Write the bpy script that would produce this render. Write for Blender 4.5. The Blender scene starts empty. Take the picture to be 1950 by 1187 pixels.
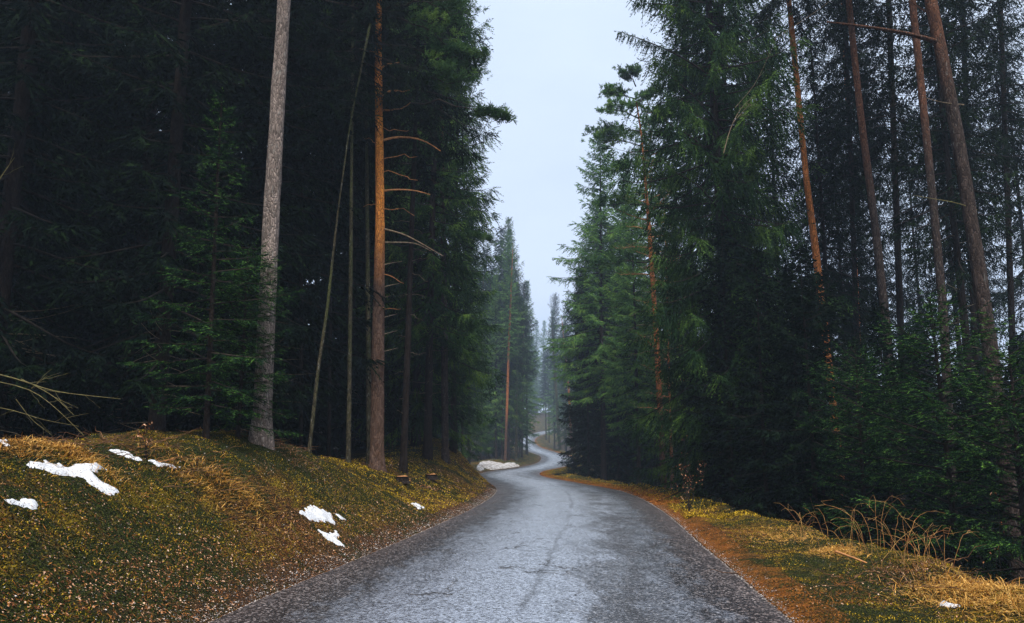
import bpy, math, random
import numpy as np
from mathutils import Vector

# ------------------------------------------------------------------ camera, sky, sun, exposure
C = bpy.context.scene
COL = C.collection
F = 1500.0; PITCH = math.radians(9.0); EYE = 1.6
cam = bpy.data.cameras.new('camera'); cam.sensor_width = 36; cam.lens = 36 * F / 1950
cam.clip_start = 0.1; cam.clip_end = 5000
co = bpy.data.objects.new('camera', cam); COL.objects.link(co)
co.location = (0, 0, EYE); co.rotation_euler = (math.radians(90) + PITCH, 0, 0)
C.camera = co

SUN_EL, SUN_AZ = math.radians(62), math.radians(177)      # azimuth from +Y towards +X
W = bpy.data.worlds.new('World'); C.world = W; W.use_nodes = True
nt = W.node_tree; bg = nt.nodes['Background']
sky = nt.nodes.new('ShaderNodeTexSky'); sky.sky_type = 'NISHITA'; sky.sun_disc = False
sky.sun_elevation = SUN_EL; sky.sun_rotation = SUN_AZ; sky.dust_density = 3; sky.air_density = 1.0
mx = nt.nodes.new('ShaderNodeMixRGB'); mx.inputs[0].default_value = 0.96
mx.inputs[2].default_value = (7.1, 8.4, 10.6, 1)
wt = nt.nodes.new('ShaderNodeTexCoord'); wm = nt.nodes.new('ShaderNodeMapping'); wm.inputs['Scale'].default_value = (1.5, 1.5, 3.5)
wn = nt.nodes.new('ShaderNodeTexNoise'); wn.inputs['Scale'].default_value = 2.2; wn.inputs['Detail'].default_value = 6; wn.inputs['Roughness'].default_value = .55
wr = nt.nodes.new('ShaderNodeValToRGB'); wr.color_ramp.elements[0].position = .35; wr.color_ramp.elements[1].position = .68
wr.color_ramp.elements[0].color = (.70, .825, 1.04, 1); wr.color_ramp.elements[1].color = (.77, .895, 1.11, 1)
wv = nt.nodes.new('ShaderNodeVectorMath'); wv.operation = 'SCALE'; wv.inputs['Scale'].default_value = 10
nt.links.new(wt.outputs['Generated'], wm.inputs[0]); nt.links.new(wm.outputs[0], wn.inputs['Vector']); nt.links.new(wn.outputs['Fac'], wr.inputs[0])
nt.links.new(wr.outputs[0], wv.inputs[0]); nt.links.new(wv.outputs[0], mx.inputs[2])
nt.links.new(sky.outputs[0], mx.inputs[1]); nt.links.new(mx.outputs[0], bg.inputs[0])
bg.inputs[1].default_value = 0.1
sl = bpy.data.lights.new('sun', 'SUN'); sl.energy = 4.8; sl.angle = math.radians(16); sl.color = (1, 0.94, 0.86)
so = bpy.data.objects.new('sun', sl); COL.objects.link(so)
sd = Vector((math.sin(SUN_AZ) * math.cos(SUN_EL), math.cos(SUN_AZ) * math.cos(SUN_EL), math.sin(SUN_EL)))
so.rotation_euler = sd.to_track_quat('Z', 'Y').to_euler()
C.view_settings.view_transform = 'Standard'; C.view_settings.look = 'None'
C.view_settings.exposure = 0.14; C.view_settings.gamma = 1.0
cy = C.cycles
cy.max_bounces = 5; cy.diffuse_bounces = 2; cy.glossy_bounces = 2; cy.transmission_bounces = 3
cy.volume_bounces = 0; cy.transparent_max_bounces = 4; cy.use_denoising = True
cy.sample_clamp_indirect = 4; cy.caustics_reflective = False; cy.caustics_refractive = False

# ------------------------------------------------------------------ helpers: pixels, curves, ground
rng = np.random.default_rng(11)
cp, sp = math.cos(PITCH), math.sin(PITCH)

def raydir(px, py):
    cx = (px - 975) / F; cyy = -(py - 593.5) / F
    return np.array([cx, cp - cyy * sp, sp + cyy * cp])

def P(px, py, d):
    r = raydir(px, py); t = d / r[1]
    return np.array([r[0] * t, d, EYE + r[2] * t])

def hermite(xs, ys):
    xs = np.array(xs, float); ys = np.array(ys, float)
    m = np.gradient(ys, xs)
    def f(x):
        x = np.clip(np.asarray(x, float), xs[0], xs[-1])
        i = np.clip(np.searchsorted(xs, x) - 1, 0, len(xs) - 2)
        h = xs[i + 1] - xs[i]; t = (x - xs[i]) / h
        return ((2*t**3 - 3*t**2 + 1) * ys[i] + (t**3 - 2*t**2 + t) * h * m[i]
                + (-2*t**3 + 3*t**2) * ys[i+1] + (t**3 - t**2) * h * m[i+1])
    return f

rp = [(28, 1066, 937), (40, 1018, 920), (52, 968, 907), (64, 978, 899), (80, 1030, 890), (98, 1060, 880), (116, 1058, 869),
      (136, 1030, 860), (155, 1006, 851), (178, 999, 839), (200, 1012, 830), (225, 1044, 822), (260, 1090, 816)]
ys = [-60, -20, 0, 7, 11.6, 17.5]; xs_ = [-3.5, -1.3, -0.45, -0.12, 0.44, 1.12]; zs_ = [0, 0, 0, 0, 0, -0.05]
for d, px, py in rp:
    p = P(px, py, d); ys.append(d); xs_.append(p[0]); zs_.append(p[2])
ys += [320, 420]; xs_ += [xs_[-1] + 12, xs_[-1] + 25]; zs_ += [zs_[-1] + 2, zs_[-1] + 3]
XC = hermite(ys, xs_); ZR = hermite(ys, zs_)
RW = hermite([-60, 5, 8, 12, 17, 30, 420], [2.62, 2.62, 2.55, 2.36, 2.25, 2.25, 2.35])

_k = np.random.default_rng(3)
_W = [(_k.uniform(0, 2*math.pi), _k.uniform(.7, 1.4), _k.uniform(0, 6.28)) for _ in range(48)]
def wob(x, y, s=1.0, n0=0, n=6):
    o = 0
    for a, k, ph in _W[n0:n0 + n]:
        o = o + np.sin((x * math.cos(a) + y * math.sin(a)) * k * s + ph + 1.3*np.sin(.6*s*(x*math.sin(a)-y*math.cos(a)) + ph*2))
    return o / n

def ss(a, b, x):
    t = np.clip((x - a) / (b - a), 0, 1); return t * t * (3 - 2 * t)

HL = hermite([-60, 4, 8, 13, 17, 20, 27, 34, 40, 48, 56, 75, 100, 130, 170, 205, 225, 300, 420],
             [1.5, 1.5, 1.5, 1.62, 1.2, 1.05, 1.25, 1.95, 2.0, 1.5, .45, .5, .8, 1.0, 1.6, 3.5, 4.5, 5, 5])
SL = hermite([-60, 6, 13, 20, 34, 60, 150, 200, 230, 420], [2.4, 2.5, 2.7, 3.0, 2.4, 3.0, 3.0, 3.0, 6, 6])
VR = hermite([-60, 7, 12, 20, 30, 55, 75, 110, 420], [2.2, 2.1, 1.75, 1.0, .9, 1.5, 2.2, 1.6, 2])
HR = hermite([-60, 5, 30, 50, 75, 110, 200, 420], [2.6, 2.6, 2.4, 1.3, 1.0, 1.4, 1.2, 1.5])

def ground(x, y):
    x = np.asarray(x, float); y = np.asarray(y, float)
    xc = XC(y); w = RW(y); u = x - xc; z = ZR(y)
    vl = -u - w; vr = u - w
    v = np.maximum(vl, vr)
    hl = HL(y) * (ss(0.15, 1.0, vl / SL(y)) ** 0.85 if False else ss(-0.12, 1.08, vl / SL(y)))
    hl = hl - HL(y) * ss(-0.12, 1.08, 0 * vl) * (vl > 0) * (1 - ss(0, .5, vl))
    hl = hl - 0.5 * ss(0.3, 4, vl - SL(y) - .3) + 1.6 * ss(14, 45, vl) + 4 * ss(40, 100, vl)
    hr = 0.05 * ss(0, .4, vr) - HR(y) * ss(0, 4.0, vr - VR(y)) + 0.09*ss(-.5, .1, vr-VR(y))*(1-ss(.1, .9, vr-VR(y))) + 3.0 * ss(22, 60, vr) + 5*ss(50, 110, vr)
    off = np.where(vl > 0, hl, 0) + np.where(vr > 0, hr, 0)
    a = ss(0.05, 1.2, v)
    off = off + a * (0.10 * wob(x, y, 1.1) + 0.075 * wob(x, y, 3.1, 8) + 0.040 * wob(x, y, 7.5, 16) + .022 * wob(x, y, 17, 24) + .010 * wob(x, y, 39, 34))
    off = off + 0.02*ss(.0,.15,v)*wob(x, y, 12, 30)
    off = off - 0.05 * (1 - ss(-0.12, 0.03, v))          # the bed under the asphalt
    return z + off

def G(px, py, dmax=300):
    r = raydir(px, py); r = r / r[1]
    d = np.concatenate([np.arange(2.5, 40, .02), np.arange(40, dmax, .2)])
    z = EYE + r[2] * d; g = ground(r[0] * d, d)
    i = np.argmax(z < g)
    if not (z < g).any(): i = len(d) - 1
    return np.array([r[0] * d[i], d[i], g[i]])

# ------------------------------------------------------------------ helpers: meshes and objects
class MB:
    def __init__(s): s.v = []; s.f = []; s.n = 0; s.attr = []
    def add(s, verts, faces, mat=0, smooth=False):
        verts = np.asarray(verts, float).reshape(-1, 3); faces = np.asarray(faces, int)
        s.v.append(verts); s.f.append((faces + s.n, mat, smooth)); s.n += len(verts)
    def quads(s, q, mat=0):
        q = np.asarray(q, float); k = q.shape[1]
        s.add(q.reshape(-1, 3), np.arange(len(q) * k).reshape(-1, k), mat)
    def tube(s, pts, rad, sides=6, mat=0, rough=0, seed=0):
        pts = np.asarray(pts, float); n = len(pts); rad = np.asarray(rad, float) * np.ones(n)
        t = np.gradient(pts, axis=0); t /= np.linalg.norm(t, axis=1)[:, None] + 1e-9
        ref = np.array([1., 0, 0]) if abs(t[0][0]) < .8 else np.array([0, 1., 0])
        a = np.cross(t, ref); a /= np.linalg.norm(a, axis=1)[:, None]; b = np.cross(t, a)
        ang = np.arange(sides) * 2 * math.pi / sides
        R = rad[:, None] * np.ones((n, sides))
        if rough:
            r_ = np.random.default_rng(seed)
            R = R * (1 + rough * r_.normal(size=(n, sides)))
        V = pts[:, None] + R[..., None] * (np.cos(ang)[None, :, None] * a[:, None] + np.sin(ang)[None, :, None] * b[:, None])
        i = np.arange(n - 1)[:, None] * sides; j = np.arange(sides)[None]
        fa = np.stack([i + j, i + (j + 1) % sides, i + sides + (j + 1) % sides, i + sides + j], -1).reshape(-1, 4)
        base = s.n; s.add(V, fa, mat, True)
        s.f.append((np.arange(sides)[None, ::-1] + base + (n - 1) * sides, mat, False)) if sides > 2 else None
    def mesh(s, name, mats):
        me = bpy.data.meshes.new(name)
        V = np.concatenate(s.v); me.vertices.add(len(V)); me.vertices.foreach_set('co', V.astype(np.float32).ravel())
        loops = np.concatenate([f.ravel() for f, _, _ in s.f]); sizes = np.concatenate([np.full(len(f), f.shape[1]) for f, _, _ in s.f])
        me.loops.add(len(loops)); me.loops.foreach_set('vertex_index', loops.astype(np.int32))
        me.polygons.add(len(sizes)); st = np.concatenate([[0], np.cumsum(sizes)[:-1]])
        me.polygons.foreach_set('loop_start', st.astype(np.int32)); me.polygons.foreach_set('loop_total', sizes.astype(np.int32))
        me.polygons.foreach_set('material_index', np.concatenate([np.full(len(f), m) for f, m, _ in s.f]).astype(np.int32))
        me.polygons.foreach_set('use_smooth', np.concatenate([np.full(len(f), sm) for f, _, sm in s.f]).astype(bool))
        for m in mats: me.materials.append(m)
        me.update(calc_edges=True); me.validate()
        return me

def link(name, me, parent=None, **kw):
    o = bpy.data.objects.new(name, me); COL.objects.link(o)
    if parent: o.parent = parent
    for k, v in kw.items(): o[k] = v
    return o
def thing(name, label, cat, loc=(0, 0, 0), rz=0, group=None):
    o = link(name, None, label=label, category=cat); o.location = loc; o.rotation_euler = (0, 0, rz)
    o.empty_display_size = .3
    if group: o['group'] = group
    return o

# ------------------------------------------------------------------ materials
class N:
    def __init__(s, name):
        s.m = bpy.data.materials.new(name); s.m.use_nodes = True; s.t = s.m.node_tree
        s.b = s.t.nodes['Principled BSDF']; s.out = s.t.nodes['Material Output']
    def new(s, t, **kw):
        n = s.t.nodes.new(t)
        for k, v in kw.items():
            if k.startswith('i_'): n.inputs[k[2:].replace('_', ' ')].default_value = v
            else: setattr(n, k, v)
        return n
    def l(s, a, b): s.t.links.new(a, b)
    def coord(s, kind='Object', scale=(1, 1, 1)):
        c = s.new('ShaderNodeTexCoord'); m = s.new('ShaderNodeMapping'); m.inputs['Scale'].default_value = scale
        s.l(c.outputs[kind], m.inputs[0]); return m.outputs[0]
    def noise(s, vec, scale, detail=4, rough=.6):
        n = s.new('ShaderNodeTexNoise', i_Scale=scale, i_Detail=detail, i_Roughness=rough); s.l(vec, n.inputs['Vector']); return n.outputs['Fac']
    def vor(s, vec, scale, feature='F1', out='Distance'):
        n = s.new('ShaderNodeTexVoronoi', feature=feature, i_Scale=scale); s.l(vec, n.inputs['Vector']); return n.outputs[out]
    def ramp(s, fac, stops):
        r = s.new('ShaderNodeValToRGB'); e = r.color_ramp.elements
        while len(e) < len(stops): e.new(.5)
        for k, (p, c) in enumerate(stops):
            e[k].position = p; e[k].color = (*c, 1) if hasattr(c, '__len__') else (c, c, c, 1)
        s.l(fac, r.inputs[0]); return r.outputs[0]
    def mix(s, fac, a, b, mode='MIX'):
        n = s.new('ShaderNodeMixRGB', blend_type=mode)
        for k, x in ((0, fac), (1, a), (2, b)):
            if isinstance(x, (int, float)): n.inputs[k].default_value = x if k == 0 else (x, x, x, 1)
            elif isinstance(x, tuple): n.inputs[k].default_value = (*x, 1)
            else: s.l(x, n.inputs[k])
        return n.outputs[0]
    def math(s, op, a, b=0.0, clamp=False):
        n = s.new('ShaderNodeMath', operation=op, use_clamp=clamp)
        for k, x in ((0, a), (1, b)):
            if isinstance(x, (int, float)): n.inputs[k].default_value = x
            else: s.l(x, n.inputs[k])
        return n.outputs[0]
    def bump(s, h, strength, dist):
        n = s.new('ShaderNodeBump', i_Strength=strength, i_Distance=dist); s.l(h, n.inputs['Height']); s.l(n.outputs[0], s.b.inputs['Normal'])
    def attr(s, name):
        n = s.new('ShaderNodeAttribute'); n.attribute_name = name; return n.outputs['Fac']
    def base(s, c, rough=.9, spec=.2):
        if isinstance(c, tuple): s.b.inputs['Base Color'].default_value = (*c, 1)
        else: s.l(c, s.b.inputs['Base Color'])
        s.b.inputs['Roughness'].default_value = rough; s.b.inputs['Specular IOR Level'].default_value = spec

def foliage_mat(name, dark, mid, light, transl=.25, scale=2.2):
    n = N(name); v = n.coord('Object'); oi = n.new('ShaderNodeObjectInfo')
    big = n.noise(v, scale, 2); fine = n.noise(v, 30, 1)
    f = n.math('ADD', n.math('MULTIPLY', big, .7), n.math('MULTIPLY', fine, .3))
    col = n.ramp(f, [(.36, dark), (.52, mid), (.66, light)])
    col = n.mix(1, col, n.ramp(oi.outputs['Random'], [(0, (.75, .8, .85)), (.5, (1, 1, 1)), (1, (1.2, 1.15, .95))]), 'MULTIPLY')
    n.base(col, .75, .05)
    tr = n.new('ShaderNodeBsdfTranslucent'); n.l(col, tr.inputs[0])
    ms = n.new('ShaderNodeMixShader'); ms.inputs[0].default_value = transl
    n.l(n.b.outputs[0], ms.inputs[1]); n.l(tr.outputs[0], ms.inputs[2]); n.l(ms.outputs[0], n.out.inputs[0])
    return n.m
M = {}
M['spruce'] = foliage_mat('shaded_spruce_needles', (.0015, .005, .004), (.004, .011, .007), (.024, .050, .015))  # needle colour darkened to carry the shade of the forest interior
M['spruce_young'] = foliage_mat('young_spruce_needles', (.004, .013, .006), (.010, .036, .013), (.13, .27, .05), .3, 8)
M['spruce_lit'] = foliage_mat('lit_spruce_needles', (.025, .065, .025), (.085, .19, .05), (.24, .38, .075), .3, 1.5)  # brighter needle copy: daylight on open crowns put into the colour
M['spruce_edge_lit'] = foliage_mat('edge_lit_spruce_needles', (.006, .018, .008), (.027, .068, .020), (.16, .27, .045), .3, 1.2)  # needle copy with the light on roadside crowns painted in
M['pine'] = foliage_mat('pine_needles', (.015, .042, .02), (.05, .115, .04), (.15, .25, .06), .25, 1.6)

def bark_mat(name, low, up, h0, h1, crack=(.02, .017, .015), vs=9, moss=None, spots=0.0, zs=.33):
    n = N(name); v = n.coord('Object', (1, 1, zs))
    # object-space height decides between the grey plates low down and the thin orange bark higher up
    c = n.new('ShaderNodeTexCoord'); sx = n.new('ShaderNodeSeparateXYZ'); n.l(c.outputs['Object'], sx.inputs[0])
    hn = n.math('ADD', sx.outputs[2], n.math('MULTIPLY', n.noise(v, 3.0, 3), 2.0))
    mr = n.new('ShaderNodeMapRange'); mr.inputs[1].default_value = h0 + 1; mr.inputs[2].default_value = h1 + 1; n.l(hn, mr.inputs[0])
    dv = n.new('ShaderNodeVectorMath', operation='ADD')
    nz = n.new('ShaderNodeTexNoise', i_Scale=7.0, i_Detail=3.0); n.l(v, nz.inputs['Vector'])
    sc = n.new('ShaderNodeVectorMath', operation='SCALE'); sc.inputs['Scale'].default_value = .16
    n.l(nz.outputs['Color'], sc.inputs[0]); n.l(v, dv.inputs[0]); n.l(sc.outputs[0], dv.inputs[1])
    edge = n.vor(dv.outputs[0], vs * 3.4, 'DISTANCE_TO_EDGE'); cell = n.vor(dv.outputs[0], vs * 3.4, 'F1', 'Color')
    sat = n.new('ShaderNodeSeparateXYZ'); n.l(cell, sat.inputs[0])
    lo = n.mix(sat.outputs[0], tuple(x * .55 for x in low), tuple(min(1, x * 1.5) for x in low))
    hi = n.mix(sat.outputs[1], tuple(x * .6 for x in up), tuple(min(1, x * 1.35) for x in up))
    col = n.mix(mr.outputs[0], lo, hi)
    if moss: col = n.mix(n.ramp(n.noise(v, 2.2, 4), [(.48, 0), (.62, .8)]), col, moss)
    if spots: col = n.mix(n.ramp(n.noise(v, 22, 2), [(.62, 0), (.68, spots)]), col, (.42, .42, .38))
    k = n.ramp(edge, [(.0, 0), (.07, 1)])
    col = n.mix(k, crack, col)
    n.base(col, .9, .08)
    hgt = n.math('ADD', n.math('MULTIPLY', n.ramp(edge, [(0, 0), (.22, 1)]), .7), n.math('MULTIPLY', n.noise(v, 60, 3), .5))
    n.bump(hgt, .9, .02)
    return n.m
M['bark_grey'] = bark_mat('grey_pine_bark', (.30, .24, .205), (.40, .30, .24), 7, 12, crack=(.03,.024,.02), vs=11, spots=.5)
M['bark_orange'] = bark_mat('orange_pine_bark', (.15, .095, .07), (.95, .30, .06), 4.6, 6.4, crack=(.09, .035, .014), vs=9)
M['bark_right'] = bark_mat('brown_pine_bark', (.065, .047, .040), (.17, .075, .042), 10.3, 12.5, vs=9, spots=.25)
M['bark_rust'] = bark_mat('rust_pine_bark', (.20, .085, .035), (.70, .24, .06), 3, 6, vs=8, spots=.2)
M['bark_red'] = bark_mat('reddish_pine_bark', (.11, .06, .04), (.42, .15, .05), 3.5, 6, vs=8)
M['bark_dark'] = bark_mat('spruce_bark', (.032, .023, .019), (.03, .022, .018), 5, 9, vs=9)
M['bark_pale'] = bark_mat('lichen_bark', (.10, .085, .05), (.09, .08, .045), 5, 9, vs=9, moss=(.10, .115, .035), spots=.4)
def twig_mat(name, a, b):
    n = N(name); v = n.coord('Object'); n.base(n.ramp(n.noise(v, 14, 3), [(.35, a), (.65, b)]), .85); return n.m
M['twig'] = twig_mat('twig_bark', (.014, .010, .008), (.032, .023, .017))
M['twig_pale'] = twig_mat('dead_twig_bark', (.10, .075, .05), (.26, .20, .13))
M['twig_green'] = twig_mat('mossy_twig_bark', (.10, .08, .035), (.22, .20, .08))
M['limb_orange'] = twig_mat('orange_limb_bark', (.26, .12, .05), (.60, .27, .10))

# ------------------------------------------------------------------ the ground, the road, the haze
def nonuni(segs):
    out = []
    for a, b, st in segs: out.append(np.arange(a, b, st))
    return np.concatenate(out + [[segs[-1][1]]])
def sheet(name, Y, U, zf, mat, smooth=True):
    YY, UU = np.meshgrid(Y, U, indexing='ij')
    XX = UU + XC(YY) if name != 'x' else UU
    ZZ = zf(XX, YY, UU)
    V = np.stack([XX, YY, ZZ], -1); a, b = YY.shape
    i = np.arange(a - 1)[:, None] * b; j = np.arange(b - 1)[None]
    f = np.stack([i + j, i + j + 1, i + b + j + 1, i + b + j], -1).reshape(-1, 4)
    mb = MB(); mb.add(V, f, 0, smooth)
    me = mb.mesh(name, [mat])
    at = me.attributes.new('lateral', 'FLOAT', 'POINT'); at.data.foreach_set('value', (UU / RW(YY)).astype(np.float32).ravel())
    at = me.attributes.new('offset', 'FLOAT', 'POINT'); at.data.foreach_set('value', ((np.abs(UU) - RW(YY)) * np.sign(UU)).astype(np.float32).ravel())
    return link(name, me, kind='structure')

# ground material: moss, needle litter, damp earth; position along and across the verge decides which
n = N('forest_ground'); v = n.coord('Object')
off = n.attr('offset'); av = n.math('ABSOLUTE', off)
n1 = n.noise(v, .9, 4); n2 = n.noise(v, 5, 5, .7); n3 = n.noise(v, 45, 4, .7); n4 = n.noise(v, 130, 3, .7)
moss = n.ramp(n3, [(.40, (.005, .005, .002)), (.49, (.075, .058, .006)), (.60, (.36, .25, .016)), (.78, (.60, .43, .06))])
litter = n.ramp(n3, [(.40, (.005, .003, .002)), (.50, (.05, .022, .008)), (.61, (.26, .11, .028)), (.75, (.52, .30, .15))])
green = n.ramp(n3, [(.38, (.004, .006, .002)), (.52, (.018, .026, .005)), (.68, (.12, .13, .02))])
sel = n.ramp(n.math('ADD', n.math('MULTIPLY', n1, .55), n.math('MULTIPLY', n2, .5)), [(.42, 0), (.54, 1)])
sel2 = n.ramp(n.math('ADD', n.math('MULTIPLY', n.noise(v, .45, 3), .6), n.math('MULTIPLY', n2, .4)), [(.45, 0), (.52, 1)])
c1 = n.mix(sel, moss, litter); c1 = n.mix(sel2, c1, green)
near = n.ramp(n.math('ADD', av, n.math('MULTIPLY', n.math('SUBTRACT', n.math('ADD', n.math('MULTIPLY', n2, .5), n.math('MULTIPLY', n1, .5)), .5), 3.4)), [(.0, 1), (.48, 0)])
needle = n.ramp(n3, [(.36, (.015, .006, .003)), (.5, (.20, .070, .012)), (.66, (.52, .19, .035))])
c1 = n.mix(near, c1, n.mix(n.ramp(off, [(0, 0), (.01, 1)]), n.mix(.5, litter, (.05, .035, .025)), needle))
earth = n.ramp(n.math('ADD', n.math('MULTIPLY', av, .1), n.math('MULTIPLY', n2, .25)), [(.52, 0), (.70, 1)])
c1 = n.mix(earth, c1, (.030, .018, .010))
c1 = n.mix(n.ramp(n4, [(.62, 0), (.68, .75)]), c1, (.60, .47, .38))
n.base(c1, .95, .06)
h = n.math('ADD', n.math('MULTIPLY', n3, 1.0), n.math('MULTIPLY', n4, .4)); n.bump(h, 1.0, .05)
M['ground'] = n.m
Ys = nonuni([(-60, 0, 1.0), (0, 3, .2), (3, 16, .055), (16, 40, .16), (40, 120, .6), (120, 420, 2.5)])
Us = nonuni([(-150, -40, 6), (-40, -14, 1.0), (-14, -7, .25), (-7, -2, .055), (-2, 2, .5), (2, 6.5, .055), (6.5, 14, .25), (14, 40, 1.0), (40, 150, 6)])
sheet('ground', Ys, Us, lambda x, y, u: ground(x, y), M['ground'])
# the land beyond, out to the horizon, a little lower so it never meets the sheet above
mb = MB(); mb.add([(-2500, -2500, -6), (2500, -2500, -6), (2500, 2500, -6), (-2500, 2500, -6)], [[0, 1, 2, 3]])
link('terrain', mb.mesh('terrain', [M['ground']]), kind='structure')

n = N('wet_asphalt'); v = n.coord('Object'); lat = n.attr('lateral')
g1 = n.noise(v, 60, 2, .8); g2 = n.vor(v, 48, 'F1', 'Color'); sx = n.new('ShaderNodeSeparateXYZ'); n.l(g2, sx.inputs[0])
gd = n.vor(v, 48)
grain = n.math('ADD', n.math('MULTIPLY', g1, .6), n.math('MULTIPLY', sx.outputs[0], .4))
vs = n.coord('Object', (1.2, .22, 1))
big = n.noise(vs, 1.6, 4, .6); med = n.noise(n.coord('Object', (1, .5, 1)), 5, 4, .7)
dry = n.ramp(n.math('ADD', n.math('MULTIPLY', big, .6), n.math('MULTIPLY', med, .4)), [(.42, 0), (.60, 1)])
edge = n.ramp(n.math('ADD', n.math('ABSOLUTE', lat), n.math('MULTIPLY', n.math('SUBTRACT', med, .5), .35)), [(.62, 0), (.98, 1)])
a_d = n.ramp(grain, [(.42, (.007, .007, .009)), (.56, (.020, .019, .022)), (.66, (.10, .10, .11)), (.76, (.40, .39, .41))])
a_e = n.ramp(grain, [(.42, (.010, .008, .008)), (.56, (.034, .026, .026)), (.67, (.17, .13, .125)), (.77, (.5, .43, .4))])
col = n.mix(edge, a_d, a_e)
# seam and patches down the middle
lw = n.math('ADD', lat, n.math('MULTIPLY', n.math('SUBTRACT', n.noise(n.coord('Object', (1, .4, 1)), 3, 4), .5), .30))
lw2 = n.math('ADD', n.math('ADD', lat, n.math('MULTIPLY', n.math('SUBTRACT', n.noise(n.coord('Object', (1, .4, 1)), 3, 4), .5), .13)), n.math('MULTIPLY', n.math('SUBTRACT', g1, .5), .10))
seam = n.ramp(n.math('ABSOLUTE', n.math('SUBTRACT', lw2, .07)), [(.0, .6), (.026, 0)])
seam = n.math('MULTIPLY', seam, n.ramp(n.math('ADD', n.math('MULTIPLY', n.noise(n.coord('Object', (.3, .3, 1)), 1.0, 2), .75), n.math('MULTIPLY', g1, .25)), [(.44, 0), (.52, 1)]))
tr2 = n.ramp(n.math('ABSOLUTE', n.math('SUBTRACT', lw, .48)), [(.0, .8), (.22, 0)])
tr3 = n.ramp(n.math('ABSOLUTE', n.math('SUBTRACT', lw, -.62)), [(.0, .8), (.24, 0)])
trk = n.math('MULTIPLY', n.math('MAXIMUM', tr2, tr3), n.ramp(med, [(.35, .4), (.6, 1)]), True)
col = n.mix(n.math('MULTIPLY', n.math('MAXIMUM', seam, n.math('MULTIPLY', trk, .6)), .85), col, (.014, .011, .011))
wet_sheen = n.ramp(n.math('ADD', n.math('ABSOLUTE', n.math('SUBTRACT', lat, .04)), n.math('MULTIPLY', n.math('SUBTRACT', n.math('ADD', n.math('MULTIPLY', big, .5), n.math('MULTIPLY', med, .5)), .5), 1.1)), [(.30, 1), (.74, 0)])  # mask for the water film and the painted sky sheen
ck = n.new('ShaderNodeVectorMath', operation='ADD'); nz2 = n.new('ShaderNodeTexNoise', i_Scale=4.0, i_Detail=4.0); n.l(v, nz2.inputs['Vector'])
cs = n.new('ShaderNodeVectorMath', operation='SCALE'); cs.inputs['Scale'].default_value = .5; n.l(nz2.outputs['Color'], cs.inputs[0]); n.l(n.coord('Object', (1, .45, 1)), ck.inputs[0]); n.l(cs.outputs[0], ck.inputs[1])
crack = n.math('MULTIPLY', n.ramp(n.vor(ck.outputs[0], .9, 'DISTANCE_TO_EDGE'), [(.006, 1), (.022, 0)]), n.ramp(n.noise(v, .8, 3), [(.50, 0), (.58, 1)]))
patch = n.math('MULTIPLY', n.ramp(n.math('ABSOLUTE', n.math('SUBTRACT', lw, .42)), [(.08, 1), (.30, 0)]), n.ramp(n.math('ADD', n.math('MULTIPLY', n.noise(n.coord('Object', (1, .35, 1)), 1.3, 5, .7), .7), n.math('MULTIPLY', g1, .3)), [(.44, 0), (.53, 1)]))
seam = n.math('MAXIMUM', n.math('MAXIMUM', seam, crack), n.math('MULTIPLY', patch, .8))
wet_sheen = n.math('MULTIPLY', wet_sheen, n.math('SUBTRACT', 1.0, n.math('MULTIPLY', seam, .85)))
pale = n.ramp(grain, [(.34, (.03, .033, .042)), (.46, (.21, .24, .32)), (.66, (.46, .53, .66))])  # reflected sky painted in as a paler, bluer centre colour
col = n.mix(n.math('MULTIPLY', wet_sheen, n.math('SUBTRACT', .92, n.math('MULTIPLY', seam, .75))), col, pale)
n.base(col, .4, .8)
n.l(wet_sheen, n.b.inputs['Coat Weight']); n.b.inputs['Coat Roughness'].default_value = .46; n.b.inputs['Coat IOR'].default_value = 2.6
ro = n.math('ADD', n.math('ADD', n.math('MULTIPLY', dry, .10), n.math('MULTIPLY', edge, .22)), n.math('ADD', .20, n.math('MULTIPLY', n.math('MAXIMUM', trk, seam), .26)))
n.l(ro, n.b.inputs['Roughness'])
hh = n.math('ADD', n.math('MULTIPLY', gd, -.8), n.math('MULTIPLY', g1, .6)); n.bump(hh, .75, .010)
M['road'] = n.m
Yr = nonuni([(-60, 0, 1), (0, 16, .1), (16, 60, .25), (60, 420, 1)])
def roadz(x, y, u):
    e = np.abs(u) / RW(y)
    return ZR(y) + 0.035 * (1 - e ** 2) - 0.03 * ss(.97, 1.03, e) - .012*(np.exp(-((e-.52)/.14)**2)) + .004 * wob(x, y, 2.5)
def roadsheet():
    n_ = 41; E = np.linspace(-1.03, 1.03, n_)
    YY, EE = np.meshgrid(Yr, E, indexing='ij')
    UU = EE * RW(YY); UU = UU + np.sign(UU) * ss(.8, 1.03, np.abs(EE)) * (.05 * wob(YY, YY * .3, 5) + .03 * wob(YY, EE, 21, 10))
    XX = UU + XC(YY); V = np.stack([XX, YY, roadz(XX, YY, UU)], -1); a, b = YY.shape
    i = np.arange(a - 1)[:, None] * b; j = np.arange(b - 1)[None]
    mb = MB(); mb.add(V, np.stack([i + j, i + j + 1, i + b + j + 1, i + b + j], -1).reshape(-1, 4), 0, True)
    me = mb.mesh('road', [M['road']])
    at = me.attributes.new('lateral', 'FLOAT', 'POINT'); at.data.foreach_set('value', EE.astype(np.float32).ravel())
    link('road', me, kind='structure')
roadsheet()

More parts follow.
